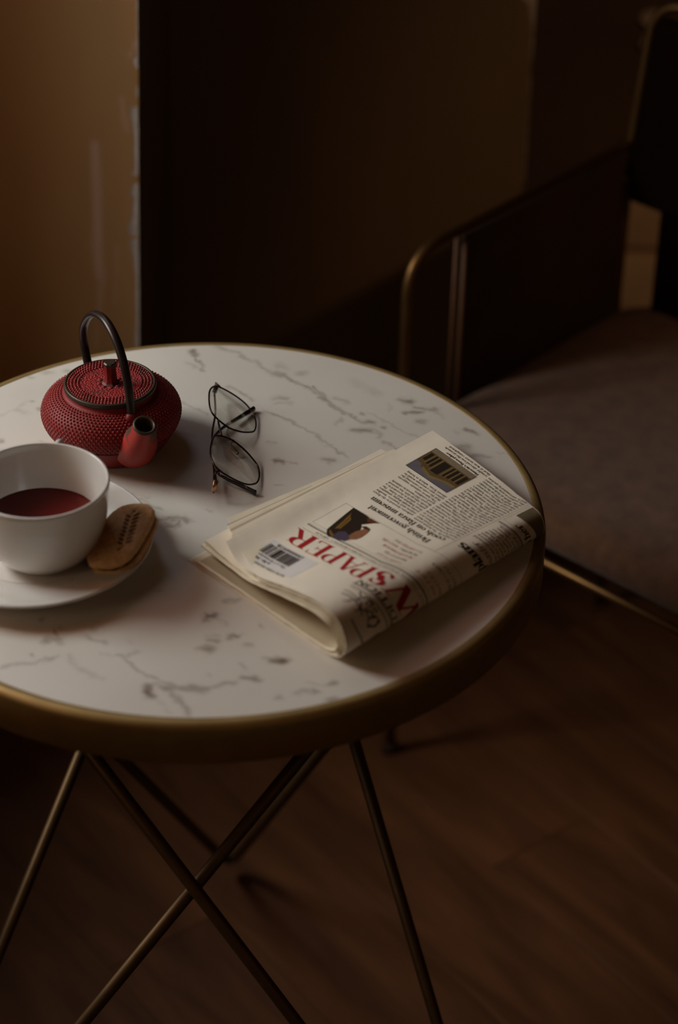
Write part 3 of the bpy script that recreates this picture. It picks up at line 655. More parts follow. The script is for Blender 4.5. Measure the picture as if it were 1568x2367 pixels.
for c, sg in ((near_c, 1), (far_c, -1)):
    lp = lens_pts(c, sg)
    v, f = tube(lp, .00078, seg=10, closed=True); rim = from_py('rim', v, f, M_wire, glasses)
    n = len(lp); ctr = np.mean(lp, 0)
    v = [p+GZ*.0004 for p in lp]+[p-GZ*.0004 for p in lp]+[ctr+GZ*.0004-GZ*.0012, ctr-GZ*.0004-GZ*.0012]
    f = [(k, (k+1) % n, n+(k+1) % n, n+k) for k in range(n)]+[(2*n, (k+1) % n, k) for k in range(n)]+[(2*n+1, n+k, n+(k+1) % n) for k in range(n)]
    from_py('lens', v, f, M_lens, glasses)
    # nose pad on its bent wire
    a0 = gl(c, sg, -25.6, -2.5, 0); a1 = gl(c, sg, -27.5, -1.5, 4.5); a2 = gl(c, sg, -28.5, 3.0, 7.5); a3 = gl(c, sg, -27, 5.4, 8.0)
    tube_obj('pad_arm', smooth_path([a0, a1, a2, a3], 5), .00045, M_screw, glasses, seg=8)
    pc = gl(c, sg, -27, 6.0, 9.0); pu = -GY*.9+GX*sg*(.30); pu /= np.linalg.norm(pu); pv = GX*sg*.55+GZ*.80; pv -= (pv@pu)*pu; pv /= np.linalg.norm(pv); pw = np.cross(pu, pv)
    v, f = [], []
    for i, (sc, zz) in enumerate(((.0, .0011), (.6, .0010), (.9, .0005), (1, 0), (.9, -.0004), (.0, -.0005))):
        for k in range(24):
            a = 2*math.pi*k/24; v.append(pc+pu*.0078*sc*math.cos(a)+pv*.0043*sc*math.sin(a)+pw*zz)
    for i in range(5):
        for k in range(24): f.append((i*24+k, i*24+(k+1) % 24, (i+1)*24+(k+1) % 24, (i+1)*24+k))
    pad = from_py('nose_pad', v, f, M_pad, glasses)
    bm = bmesh.new(); bmesh.ops.create_icosphere(bm, subdivisions=2, radius=.0013); bmesh.ops.translate(bm, vec=tuple(pc), verts=bm.verts); from_bm('pad_screw', bm, M_screw, pad)
    # end piece from the rim to the hinge
    e0, e1 = gl(c, sg, 26.6, -11, -.2), gl(c, sg, 31, -14, 1.0); e2, e3 = gl(c, sg, 35, -11.5, 5), gl(c, sg, 38, -9, 13.5)
    tube_obj('end_piece', smooth_path([e0, e1, e2], 6), .0011, M_wire, glasses, seg=10, flat=.7)
    tube_obj('hinge_plate', [e2*.92+e1*.08, e3], .0021, M_gold if sg > 0 else M_wire, glasses, seg=8, flat=.4, up=GY)
b0, b1 = gl(near_c, 1, -23.6, -11.2, 0), gl(far_c, -1, -23.6, -11.2, 0); bm_ = (b0+b1)/2
tube_obj('bridge', smooth_path([b0, b0*.7+b1*.3+GY*.0018-GZ*.0014, bm_+GY*.0022-GZ*.0018, b0*.3+b1*.7+GY*.0018-GZ*.0014, b1], 5), .0009, M_wire, glasses, seg=10)
hn, hf = gl(near_c, 1, 38, -9, 13.5), gl(far_c, -1, 38, -9, 13.5)
def temple(start, mids, tip):
    pts = [start]+[P(*m)-G0 for m in mids]; p = smooth_path(pts, 6)
    tube_obj('temple', p, .00125, M_temple, glasses, seg=10, flat=.75)
    q = smooth_path([pts[-1]]+[P(*m)-G0 for m in tip], 6); n = len(q)
    rr = list(.0013+.0012*np.sin(np.linspace(0, 1, n)*1.75)**2); rr[-1] *= .45
    tube_obj('temple_tip', q, rr, M_tip, glasses, seg=12, flat=.8)
temple(hn, [(495, 1088, .0085), (490, 1040, .0085), (492, 1015, .0085), (503, 1000, .0075)], [(522, 984, .006), (555, 964, .0045), (580, 949, .0035), (588, 944, .003)])
temple(hf, [(498, 955, .0105), (491, 1000, .0110), (491, 1050, .0110), (496, 1080, .0100), (508, 1098, .0085)], [(530, 1110, .0065), (560, 1124, .0045), (584, 1136, .0032), (592, 1140, .0028)])

# ---- folded newspaper surface (pure numpy) ----
NO = np.array([.0945, -.1847, 0.0]); NS = np.array([-.6852, .7284, 0.0]); NT = np.array([.7160, .6981, 0.0])
O_N = [(.119,.030),(.094,.0275),(.064,.031),(.036,.0375),(.0085,.0432),(-.010,.0440),(-.0228,.0395),(-.0305,.029),(-.0328,.018),(-.028,.008),(-.018,.003),(-.004,.0012),(.06,.0006),(.152,.0006)]
I_N = [(.143,.0105),(.111,.0135),(.077,.019),(.036,.0265),(.010,.0305),(-.008,.0295),(-.0165,.025),(-.021,.019),(-.0225,.0145),(-.0205,.0095),(-.0135,.006),(-.003,.0042),(.06,.004),(.140,.0045)]
O_F = [(.1466,.011),(.118,.014),(.085,.0175),(.05,.020),(.02,.0212),(.000,.0220),(-.0115,.0212),(-.0180,.0168),(-.0202,.0108),(-.0175,.0052),(-.010,.002),(.0,.001),(.06,.0006),(.155,.0006)]
I_F = [(.150,.0075),(.118,.010),(.085,.012),(.05,.014),(.02,.0155),(.004,.0155),(-.004,.0145),(-.009,.0125),(-.011,.0105),(-.0095,.0075),(-.005,.005),(.003,.0035),(.06,.003),(.150,.0035)]

def catmull(pts, n=14):
    p = np.array(pts, float); p = np.vstack([2*p[0]-p[1], p, 2*p[-1]-p[-2]])
    out = []
    for i in range(1, len(p)-2):
        for u in np.linspace(0, 1, n, endpoint=False):
            a, b, c, d = p[i-1], p[i], p[i+1], p[i+2]
            out.append(.5*(2*b+(c-a)*u+(2*a-5*b+4*c-d)*u*u+(3*b-a-3*c+d)*u**3))
    out.append(p[-2])
    return np.array(out)

class Sheet:
    """A folded sheet: cross-sections at its near and far end, joined straight."""
    def __init__(self, near, far, tn, tf, wave=.0006, seed=0):
        self.n, self.f = catmull(near), catmull(far)
        self.m = len(self.n)
        ks = np.linspace(0, 1, len(near)); g = np.linspace(0, 1, self.m)
        self.tn = np.interp(g, ks, tn) if hasattr(tn, '__len__') else np.full(self.m, tn)
        self.tf = np.interp(g, ks, tf) if hasattr(tf, '__len__') else np.full(self.m, tf)
        d = np.linalg.norm(np.diff(.5*(self.n+self.f), axis=0), axis=1)
        self.arc = np.concatenate([[0], np.cumsum(d)])
        self.wave, self.seed = wave, seed
    def at(self, U, b):
        """U: arc length from the open edge of the upper leaf, b: 0 near end .. 1 far end."""
        U = np.clip(np.asarray(U, float), 0, self.arc[-1]); b = np.asarray(b, float)
        sn, zn = np.interp(U, self.arc, self.n[:, 0]), np.interp(U, self.arc, self.n[:, 1])
        sf, zf = np.interp(U, self.arc, self.f[:, 0]), np.interp(U, self.arc, self.f[:, 1])
        t0, t1 = np.interp(U, self.arc, self.tn), np.interp(U, self.arc, self.tf)
        s, z, t = sn+(sf-sn)*b, zn+(zf-zn)*b, t0+(t1-t0)*b
        top = np.clip(1-U/.17, 0, 1)
        z = z + self.wave*top*(np.sin(31*t+7*s+self.seed)+.8*np.sin(55*s-21*t+2*self.seed))*np.clip(U/.02, .3, 1)
        return NO + s[..., None]*NS + t[..., None]*NT + z[..., None]*np.array([0, 0, 1.0])
    def along(self, U, t):
        """b for a distance t along the fold."""
        t0, t1 = np.interp(U, self.arc, self.tn), np.interp(U, self.arc, self.tf)
        return (np.asarray(t)-t0)/(t1-t0)

def lerp_pts(a, b, k): return [(p[0]+(q[0]-p[0])*k, p[1]+(q[1]-p[1])*k) for p, q in zip(a, b)]
FRONT = Sheet(O_N, O_F, [.012, .003]+[0]*12, [.272, .265, .258, .25, .243, .239, .237, .235, .234, .234, .235, .236, .24, .25])
# ---- end of newspaper surface ----

# ================================================================== NEWSPAPER
def letters(c, W, t):
    """Quads and advance of one serif letter; cap height 1, W stem width, t hairline."""
    q = []; Xh = .66
    def V_(x, y0, y1, s0=1, s1=1, w=None):
        w = w or W; q.append([(x, y0), (x+w, y0), (x+w, y1), (x, y1)])
        e = .075
        if s0: q.append([(x-e, y0), (x+w+e, y0), (x+w+e*.6, y0+t), (x-e*.6, y0+t)])
        if s1 == 1: q.append([(x-e, y1), (x-e*.6, y1-t), (x+w+e*.6, y1-t), (x+w+e, y1)])
        if s1 == 2: q.append([(x-e*1.3, y1-t*1.6), (x-e*1.1, y1-t*2.4), (x+w*.5, y1-t*1.6), (x+w, y1)])
    def H_(x0, x1, y, h=None): h = h or t; q.append([(x0, y), (x1, y), (x1, y+h), (x0, y+h)])
    def D_(x0, y0, x1, y1, w): q.append([(x0, y0), (x0+w, y0), (x1+w, y1), (x1, y1)])
    def A_(cx, cy, rx, ry, a0, a1, n=7, k=1.0):
        pr = None
        for i in range(n+1):
            a = math.radians(a0+(a1-a0)*i/n); c_, s_ = math.cos(a), math.sin(a); th = (t+(W*k-t)*c_*c_)/2
            pts = ((cx+(rx-th)*c_, cy+(ry-th)*s_), (cx+(rx+th)*c_, cy+(ry+th)*s_))
            if pr: q.append([pr[0], pr[1], pts[1], pts[0]])
            pr = pts
    def dot(x, y, r): q.append([(x-r, y), (x, y-r), (x+r, y), (x, y+r)])
    def beak(x, y, up=1): q.append([(x-t*.6, y), (x+t*.6, y), (x+t*.5, y+up*.17), (x-t*.9, y+up*.17)])
    b = .09
    if c == ' ': return q, .27
    if c == 'a': A_(.25, Xh-.17, .15, .15, 165, 0, 6); V_(.40-W/2, .06, Xh-.16, 0, 0); A_(.24, .18, .15, .17, 65, 330, 8); D_(.40+W/2-.02, 0, .40-W/2, .10, W*.9); return q, .52
    if c == 'b': V_(b, 0, 1, 0, 2); A_(b+W/2+.18, Xh/2, .19, Xh/2-t/2, -170, 170, 10); return q, .56
    if c == 'c': A_(.27, Xh/2, .18, Xh/2-t/2, 48, 318, 9); dot(.40, Xh-.13, W*.55); return q, .46
    if c == 'd': V_(.39, 0, 1, 0, 2); A_(.27, Xh/2, .18, Xh/2-t/2, 10, 350, 10); q.append([(.39+W, 0), (.39+W+.08, 0), (.39+W+.08, t), (.39+W, t)]); return q, .60
    if c == 'e': A_(.27, Xh/2, .18, Xh/2-t/2, 0, 318, 10); H_(.13, .44, Xh/2); return q, .48
    if c == 'f': V_(.11, 0, .80, 1, 0); A_(.11+W/2+.13, .80, .13, .18, 180, 30, 5); H_(.02, .34, Xh-t); dot(.36, .90, W*.5); return q, .34
    if c == 'g': A_(.25, Xh-.20, .16, .19, 0, 360, 10); A_(.26, -.10, .21, .14, 0, 360, 10, .7); D_(.13, .06, .17, .28, W*.7); H_(.33, .48, Xh-t*1.5, t*1.5); q.append([(.12, .02), (.38, .0), (.40, .10), (.12, .12)]); return q, .50
    if c == 'h': V_(b, 0, 1, 1, 2); V_(b+.32, 0, .44, 1, 0); A_(b+W+.13, .42, .21-W*.35, .22, 150, 0, 5); return q, .62
    if c == 'i': V_(b, 0, Xh, 1, 2); dot(b+W/2, .86, W*.68); return q, .30
    if c == 'j': V_(b, -.15, Xh, 0, 2); A_(b+W/2-.12, -.15, .12, .12, 0, -140, 4); dot(b+W/2, .86, W*.68); return q, .28
    if c == 'k': V_(b, 0, 1, 1, 2); D_(b+W, .30, .38, Xh, t*1.6); D_(.42, 0, b+W+.04, .42, W); H_(.34, .58, 0); H_(.32, .52, Xh-t); return q, .58
    if c == 'l': V_(b, 0, 1, 1, 2); return q, .30
    if c == 'm':
        V_(b, 0, Xh, 1, 2)
        for s in (.31, .62): V_(b+s, 0, .44, 1, 0); A_(b+s-.31+W+.13, .42, .205-W*.35, .22, 150, 0, 5)
        return q, .92
    if c == 'n': V_(b, 0, Xh, 1, 2); V_(b+.32, 0, .44, 1, 0); A_(b+W+.13, .42, .21-W*.35, .22, 150, 0, 5); return q, .62
    if c == 'o': A_(.28, Xh/2, .19, Xh/2-t/2, 0, 360, 12); return q, .56
    if c == 'p': V_(b, -.30, Xh, 1, 2); A_(b+W/2+.18, Xh/2, .19, Xh/2-t/2, -170, 170, 10); return q, .58
    if c == 'q': V_(.39, -.30, Xh, 1, 0); A_(.27, Xh/2, .18, Xh/2-t/2, 10, 350, 10); return q, .57
    if c == 'r': V_(b, 0, Xh, 1, 2); A_(b+W+.13, Xh-.16, .15, .14, 150, 55, 4); dot(b+W+.22, Xh-.08, W*.6); return q, .43
    if c == 's': A_(.22, Xh*.73, .14, Xh*.25, 30, 265, 6); A_(.22, Xh*.27, .15, Xh*.26, 85, -155, 6); q.append([(.13, Xh*.62), (.13+W, Xh*.66), (.35, Xh*.30), (.35-W, Xh*.36)]); return q, .43
    if c == 't': V_(.10, .10, .86, 0, 0); A_(.10+W/2+.13, .13, .13, .13, 180, 320, 5); H_(.01, .33, Xh-t); return q, .36
    if c == 'u': V_(b, .2, Xh, 0, 2); V_(b+.31, 0, Xh, 0, 2); A_(b+W/2+.15, .20, .15, .20-t/2, 180, 330, 5); q.append([(b+.31+W, 0), (b+.31+W+.08, 0), (b+.31+W+.08, t), (b+.31+W, t)]); return q, .60
    if c == 'v': D_(.24, 0, .05, Xh, W); D_(.27, 0, .45, Xh, t*1.3); H_(-.02, .24, Xh-t); H_(.36, .56, Xh-t); return q, .53
    if c == 'w': D_(.20, 0, .05, Xh, W); D_(.22, 0, .38, Xh, t*1.3); D_(.50, 0, .34, Xh, W); D_(.53, 0, .68, Xh, t*1.3); H_(-.02, .22, Xh-t); H_(.28, .46, Xh-t); H_(.60, .78, Xh-t); return q, .76
    if c == 'x': D_(.36, 0, .07, Xh, W); D_(.07, 0, .40, Xh, t*1.4); H_(0, .24, 0); H_(.30, .56, 0); H_(0, .24, Xh-t); H_(.30, .54, Xh-t); return q, .55
    if c == 'y': D_(.24, 0, .05, Xh, W); D_(.12, -.28, .45, Xh, t*1.3); H_(-.02, .24, Xh-t); H_(.36, .56, Xh-t); dot(.12, -.24, W*.55); return q, .53
    if c == 'z': H_(.05, .44, 0); H_(.05, .44, Xh-t); D_(.05, 0, .44-W, Xh, W); return q, .48
    if c == 'A': D_(.06, 0, .37, 1, t*1.3); D_(.62, 0, .33, 1, W); H_(.18, .60, .32); H_(-.03, .22, 0); H_(.54, .88, 0); return q, .84
    if c == 'B': V_(b, 0, 1); A_(b+W+.10, .75, .20, .25-t/2, 90, -90, 7); A_(b+W+.11, .26, .25, .26-t/2, 90, -90, 7); [H_(b, b+W+.11, y) for y in (0, .5, 1-t)]; return q, .62
    if c == 'C': A_(.42, .5, .33, .5-t/2, 50, 310, 12); beak(.64, .72); return q, .72
    if c == 'D': V_(b, 0, 1); A_(b+W+.16, .5, .34, .5-t/2, 90, -90, 10); [H_(b, b+W+.18, y) for y in (0, 1-t)]; return q, .78
    if c == 'E': V_(b, 0, 1); H_(b, .58, 0); H_(b, .56, 1-t); H_(b+W, .42, .5); beak(.58, t*.3); q.append([(.55, .98), (.57, .98), (.565, .80), (.535, .80)]); q.append([(.41, .40), (.43, .40), (.43, .64), (.41, .64)]); return q, .66
    if c == 'F': V_(b, 0, 1); H_(b, .55, 1-t); H_(b+W, .42, .5); q.append([(.53, .98), (.55, .98), (.545, .80), (.515, .80)]); q.append([(.41, .40), (.43, .40), (.43, .64), (.41, .64)]); return q, .60
    if c == 'G': A_(.42, .5, .33, .5-t/2, 50, 330, 12); V_(.62, .06, .44, 0, 1); beak(.64, .72); return q, .80
    if c == 'H': V_(b, 0, 1); V_(b+.45, 0, 1); H_(b, b+.5, .48); return q, .78
    if c == 'I': V_(b+.02, 0, 1); return q, .36
    if c == 'J': V_(.20, .2, 1, 0, 1); A_(.20+W/2-.12, .2, .12, .2, 0, -150, 5); return q, .44
    if c == 'K': V_(b, 0, 1); D_(b+W, .42, .52, 1, t*1.4); D_(.56, 0, b+W+.08, .55, W); H_(.48, .82, 0); H_(.42, .70, 1-t); return q, .76
    if c == 'L': V_(b, 0, 1); H_(b, .56, 0); beak(.56, t*.3); return q, .62
    if c == 'M': V_(b, 0, 1, 1, 1, t*1.3); V_(b+.58, 0, 1); D_(b+.29, 0, b, 1, W); D_(b+.31, 0, b+.60, 1, t*1.3); return q, .92
    if c == 'N': V_(b, 0, 1, 1, 1, t*1.3); V_(b+.50, 0, 1, 0, 1, t*1.3); D_(b+.50-W*.7, 0, b-.04, 1, W*1.1); return q, .76
    if c == 'O': A_(.42, .5, .33, .5-t/2, 0, 360, 16); return q, .84
    if c == 'P': V_(b, 0, 1); A_(b+W+.10, .73, .24, .27-t/2, 90, -90, 9); [H_(b, b+W+.11, y) for y in (.46, 1-t)]; return q, .60
    if c == 'Q': A_(.42, .5, .33, .5-t/2, 0, 360, 16); D_(.60, -.2, .40, .05, W); return q, .84
    if c == 'R': V_(b, 0, 1); A_(b+W+.10, .74, .23, .26-t/2, 90, -90, 9); [H_(b, b+W+.11, y) for y in (.48, 1-t)]; D_(.62, 0, b+W+.10, .50, W); H_(.60, .82, 0); return q, .72
    if c == 'S': A_(.29, .75, .19, .25-t/2, 25, 262, 9); A_(.29, .26, .21, .26-t/2, 82, -160, 9); q.append([(.13, .64), (.13+W*1.1, .72), (.47, .36), (.47-W*1.1, .28)]); beak(.45, .74); beak(.10, .10); return q, .58
    if c == 'T': V_(.30, 0, 1, 1, 0); H_(.02, .62+W*.4, 1-t); q.append([(.02, 1), (.04, .8), (.06, .8), (.06, 1)]); q.append([(.60, 1), (.62, .8), (.64, .8), (.64+W*.2, 1)]); return q, .70
    if c == 'U': V_(b, .28, 1, 0, 1); V_(b+.46, .28, 1, 0, 1, t*1.3); A_(b+.25, .28, .23, .28-t/2, 180, 360, 9); return q, .76
    if c == 'V': D_(.33, 0, .05, 1, W); D_(.37, 0, .62, 1, t*1.3); H_(-.03, .28, 1-t); H_(.52, .76, 1-t); return q, .72
    if c == 'W': D_(.31, 0, .05, 1, W); D_(.34, 0, .56, 1, t*1.3); D_(.74, 0, .50, 1, W); D_(.77, 0, .99, 1, t*1.3); H_(-.04, .28, 1-t); H_(.42, .66, 1-t); H_(.88, 1.12, 1-t); return q, 1.06
    if c == 'X': D_(.52, 0, .06, 1, W); D_(.06, 0, .56, 1, t*1.4); [H_(a, a+.28, y) for a in (0, .46) for y in (0, 1-t)]; return q, .74
    if c == 'Y': V_(.32, 0, .45, 1, 0); D_(.32, .42, .05, 1, W); D_(.36, .42, .60, 1, t*1.3); H_(-.03, .28, 1-t); H_(.50, .74, 1-t); return q, .70
    if c == 'Z': H_(.05, .62, 0); H_(.05, .62, 1-t); D_(.05, 0, .60-W, 1, W); return q, .68
    if c == '0': A_(.27, .5, .19, .5-t/2, 0, 360, 12); return q, .54
    if c == '1': V_(.20, 0, 1, 1, 2); return q, .54
    if c == '2': A_(.26, .74, .18, .25, 170, -40, 8); D_(.06, t, .36, .62, W*.8); H_(.06, .46, 0, t*1.6); return q, .54
    if c == '3': A_(.24, .76, .17, .23, 160, -90, 7); A_(.24, .27, .20, .27, 90, -160, 7); return q, .54
    if c == '4': V_(.32, 0, 1, 1, 0); H_(.04, .48, .26); D_(.04, .28, .32, 1, t*1.3); return q, .54
    if c == '5': A_(.23, .32, .20, .32, 120, -160, 8); H_(.12, .42, 1-t*1.8, t*1.8); D_(.10, .55, .12, 1, t*1.3); return q, .54
    if c == '6': A_(.27, .31, .19, .30, 0, 360, 11); A_(.32, .45, .24, .54, 180, 100, 5); return q, .54
    if c == '7': H_(.06, .48, 1-t*1.8, t*1.8); D_(.16, 0, .42, 1, W*.8); return q, .52
    if c == '8': A_(.27, .76, .16, .23, 0, 360, 10); A_(.27, .27, .20, .27, 0, 360, 11); return q, .54
    if c == '9': A_(.27, .69, .19, .30, 0, 360, 11); A_(.22, .55, .24, .54, 0, -80, 5); return q, .54
    if c == '.': dot(.12, .06, W*.65); return q, .24
    if c == ':': dot(.12, .06, W*.65); dot(.12, .54, W*.65); return q, .24
    if c == ',': dot(.12, .06, W*.65); D_(.06, -.16, .12, .04, t*1.4); return q, .24
    if c in "'": D_(.08, .74, .10, 1, W*.7); return q, .22
    if c == '-': H_(.04, .28, .27, t*1.8); return q, .34
    if c == '?': A_(.22, .76, .15, .23, 170, -80, 7); V_(.21-W/2, .25, .52, 0, 0); dot(.21, .06, W*.65); return q, .44
    if c in '()': A_(.36 if c == '(' else -.08, .42, .25, .60, *((130, 230) if c == '(' else (-50, 50)), 5); return q, .30
    if c == '$': qq, a = letters('S', W, t); qq = qq+[[(.27, -.12), (.31, -.12), (.31, 1.12), (.27, 1.12)]]; return qq, a
    if c == '/': D_(.02, -.1, .30, 1, t*1.4); return q, .36
    if c == '&': A_(.28, .76, .15, .23, 0, 360, 9); A_(.28, .27, .22, .27, 60, 330, 9); D_(.60, 0, .18, .66, W); return q, .76
    return q, .3
def text_quads(s, W=.15, t=.05, slant=0, track=0):
    out, x = [], 0
    for c in s:
        q, adv = letters(c, W, t)
        out += [[(x+p[0]+slant*p[1], p[1]) for p in poly] for poly in q]; x += adv+track
    return out, x

paper = thing('newspaper', 'folded newspaper with red masthead lying on the marble by the table edge', 'newspaper', tuple(NO+np.array([0, 0, TT])))
PB = NO+np.array([0, 0, 0])                  # sheet coordinates are relative to the table top; parts are stored relative to PB
M_paper = mat('newsprint', lin((250, 238, 218)), .85, spec=.2, noise=.09, nscale=26, bump=.0014, bscale=24, detail=6)
M_paper_edge = mat('newsprint_cream', lin((244, 232, 206)), .9, spec=.15, noise=.1, nscale=50, bump=.0003, bscale=80)
M_paper_tan = mat('newsprint_tan', lin((206, 188, 158)), .9, spec=.15, noise=.1, nscale=50)
M_ink = mat('black_ink', lin((58, 44, 36)), .8, spec=.2, noise=.15, nscale=200)
M_inkg = mat('grey_ink', lin((104, 88, 74)), .8, spec=.2, noise=.15, nscale=200)
M_inkr = mat('red_ink', lin((176, 30, 34)), .75, spec=.25, noise=.12, nscale=200)
M_inkp = mat('pale_red_ink', lin((178, 74, 62)), .8, spec=.2, noise=.12, nscale=200)

def sheet_obj(name, sh, nu, nb, m, th=.00016, parent=paper, jag=0, seed=0):
    Us = np.linspace(0, sh.arc[-1], nu); bs = np.linspace(0, 1, nb)
    U, B = np.meshgrid(Us, bs)
    if jag:
        j = (noise2(U*1500, np.full_like(U, seed*7.7), seed)-.5)*jag
        B = np.where(B < .5/nb, j, np.where(B > 1-.5/nb, 1+j, B))
    Pt = sh.at(U, B)-PB
    dU = np.gradient(Pt, axis=1); dB = np.gradient(Pt, axis=0); nrm = np.cross(dB, dU); nrm /= np.linalg.norm(nrm, axis=-1, keepdims=True)+1e-12
    if nrm[:, :nu//4, 2].mean() < 0: nrm = -nrm
    A, Bk = Pt.reshape(-1, 3), (Pt-nrm*th).reshape(-1, 3); n = nu*nb
    F = []
    for j in range(nb-1):
        for i in range(nu-1):
            a, b, c, d = j*nu+i, j*nu+i+1, (j+1)*nu+i+1, (j+1)*nu+i
            F.append((a, b, c, d)); F.append((n+d, n+c, n+b, n+a))
    ring = [i for i in range(nu)]+[j*nu+nu-1 for j in range(1, nb)]+[(nb-1)*nu+i for i in range(nu-2, -1, -1)]+[j*nu for j in range(nb-2, 0, -1)]
    for k in range(len(ring)):
        a, b = ring[k], ring[(k+1) % len(ring)]; F.append((b, a, n+a, n+b))
    o = from_py(name, np.vstack([A, Bk]), F, m, parent, recalc=True)
    return sharp(o, 60)
front = sheet_obj('front_page', FRONT, 150, 40, M_paper)
front['label'] = 'printed outer sheet with masthead, headline and two pictures'
def mix_sheet(k, near_open, far_open, tn, tf, near_low=None, far_low=None, seed=0):
    a, b = lerp_pts(O_N, I_N, k), lerp_pts(O_F, I_F, k)
    a[0] = near_open; b[0] = far_open
    if near_low: a[-1] = near_low
    if far_low: b[-1] = far_low
    a[1] = (a[1][0], a[1][1]*.55+.45*(a[0][1]+a[2][1])/2)
    return Sheet(a, b, tn, tf, seed=seed, wave=.0002)
z14 = [0]*14
def ts(first, rest): return [first, (first+rest)/2]+[rest]*12
inner = [   # k, near open edge (s, z), far open edge, start t at open edge, start t elsewhere, end t, lower near edge
 (.10, (.124, .0285), (.1480, .0108), .022, .0015, .226, (.150, .0011)),
 (.17, (.1290, .0280), (.1490, .0104), .026, .0010, .224, (.149, .0014)),
 (.24, (.1330, .0270), (.1500, .0100), .028, .0020, .223, (.148, .0017)),
 (.31, (.1370, .0262), (.1505, .0097), .030, .0005, .222, (.147, .0020)),
 (.38, (.1400, .0252), (.1512, .0094), .031, .0015, .222, (.146, .0023)),
 (.46, (.1430, .0240), (.1516, .0091), .034, .0010, .221, (.145, .0026)),
 (.54, (.1500, .0236), (.1520, .0088), .040, .0020, .221, (.1445, .0029)),
 (.66, (.1430, .0190), (.1565, .0100), .011, .0010, .219, (.144, .0033)),
 (.76, (.1440, .0172), (.1560, .0090), .0105, .0025, .219, (.143, .0036)),
 (.87, (.1452, .0155), (.1545, .0077), .010, .0015, .2195, (.142, .0040)),
 (.95, (.1462, .0140), (.1530, .0074), .0095, .0005, .220, (.141, .0043)),
 (1.0, (.1470, .0126), (.1520, .0072), .009, .0030, .218, (.140, .0047))]
for i, (k, no, fo, t0, t1, te, lo) in enumerate(inner):
    sh = mix_sheet(k, no, fo, ts(t0, t1), [te]*14, lo, None, seed=i*1.3)
    so_ = sheet_obj('inner_sheet', sh, 64, 18, (M_paper_edge, M_paper, M_paper_tan)[i % 3], jag=.005, seed=i+1)
    if i == 7: BACK, back_o = sh, so_

# ---- printing: flat ink on the front page, mapped through the page's own coordinates
def page_t(U, v):
    k = .05+max(0, v-.07)*.9 if not hasattr(v, '__len__') else .05+np.maximum(0, v-.07)*.9
    fold = np.interp(U, [0, .12, .13, .15, .17, .19, .21], [0, 0, .003, .008, .014, .020, .026])
    return v-k*(np.minimum(U, .15)-.08)+fold
_t = np.array([.06]); _a, _b, _c = FRONT.at(_t, _t*0+.5), FRONT.at(_t+.001, _t*0+.5), FRONT.at(_t, _t*0+.51)
INK_SIDE = 1 if np.cross(_c-_a, _b-_a)[0, 2] > 0 else -1
def ink(name, polys, m, parent=front, lift=.00018, mats=None, idx=None, maxlen=.0025, sh=FRONT, step=0):
    """polys: lists of (U, v) page points, cut fine enough to follow the roll of the paper."""
    V, F, MI, LV = [], [], [], []
    for pi, poly in enumerate(polys):
        todo = [poly]
        if len(poly) == 4:
            p = np.array(poly, float)
            e0 = max(np.linalg.norm(p[1]-p[0]), np.linalg.norm(p[2]-p[3])); e1 = max(np.linalg.norm(p[3]-p[0]), np.linalg.norm(p[2]-p[1]))
            n0, n1 = max(1, int(math.ceil(e0/maxlen))), max(1, int(math.ceil(e1/maxlen)))
            if n0*n1 > 1:
                todo = []
                g = lambda a, b: tuple((p[0]*(1-a)+p[1]*a)*(1-b)+(p[3]*(1-a)+p[2]*a)*b)
                for i in range(n0):
                    for j in range(n1): todo.append([g(i/n0, j/n1), g((i+1)/n0, j/n1), g((i+1)/n0, (j+1)/n1), g(i/n0, (j+1)/n1)])
        for pl in todo:
            F.append(tuple(range(len(V), len(V)+len(pl)))); V += pl; LV += [lift+step*pi]*len(pl); MI.append(idx[pi] if idx else 0)
    V = np.array(V, float); U, t = V[:, 0], page_t(V[:, 0], V[:, 1])
    e = 4e-4
    bb = np.clip(sh.along(U, t), .002, .996); eb = .002
    p0 = sh.at(U, bb); pu = sh.at(U+e, bb); pt = sh.at(U, bb+eb)
    n = np.cross(pt-p0, pu-p0); n /= np.linalg.norm(n, axis=1)[:, None]+1e-12
    n *= INK_SIDE
    return from_py(name, p0-PB+n*np.array(LV)[:, None], F, m, parent, smooth=False, mats=mats, idx=MI if idx else None, recalc=False)
def line(u0, v0, u1, v1, wd):
    if abs(u1-u0) > abs(v1-v0): return [(u0, v0-wd/2), (u1, v1-wd/2), (u1, v1+wd/2), (u0, v0+wd/2)]
    return [(u0-wd/2, v0), (u1-wd/2, v1), (u1+wd/2, v1), (u0+wd/2, v0)]
def txt(s, u_left, v_base, cap, width=None, W=.13, t=.045, slant=0, right=None):
    """Words read along falling U; letters stand towards falling v."""
    q, adv = text_quads(s, W, t, slant)
    sx = (width/adv) if width else cap
    if right is not None: u_left = right+adv*sx
    return [[(u_left-p[0]*sx, v_base-p[1]*cap) for p in poly] for poly in q]
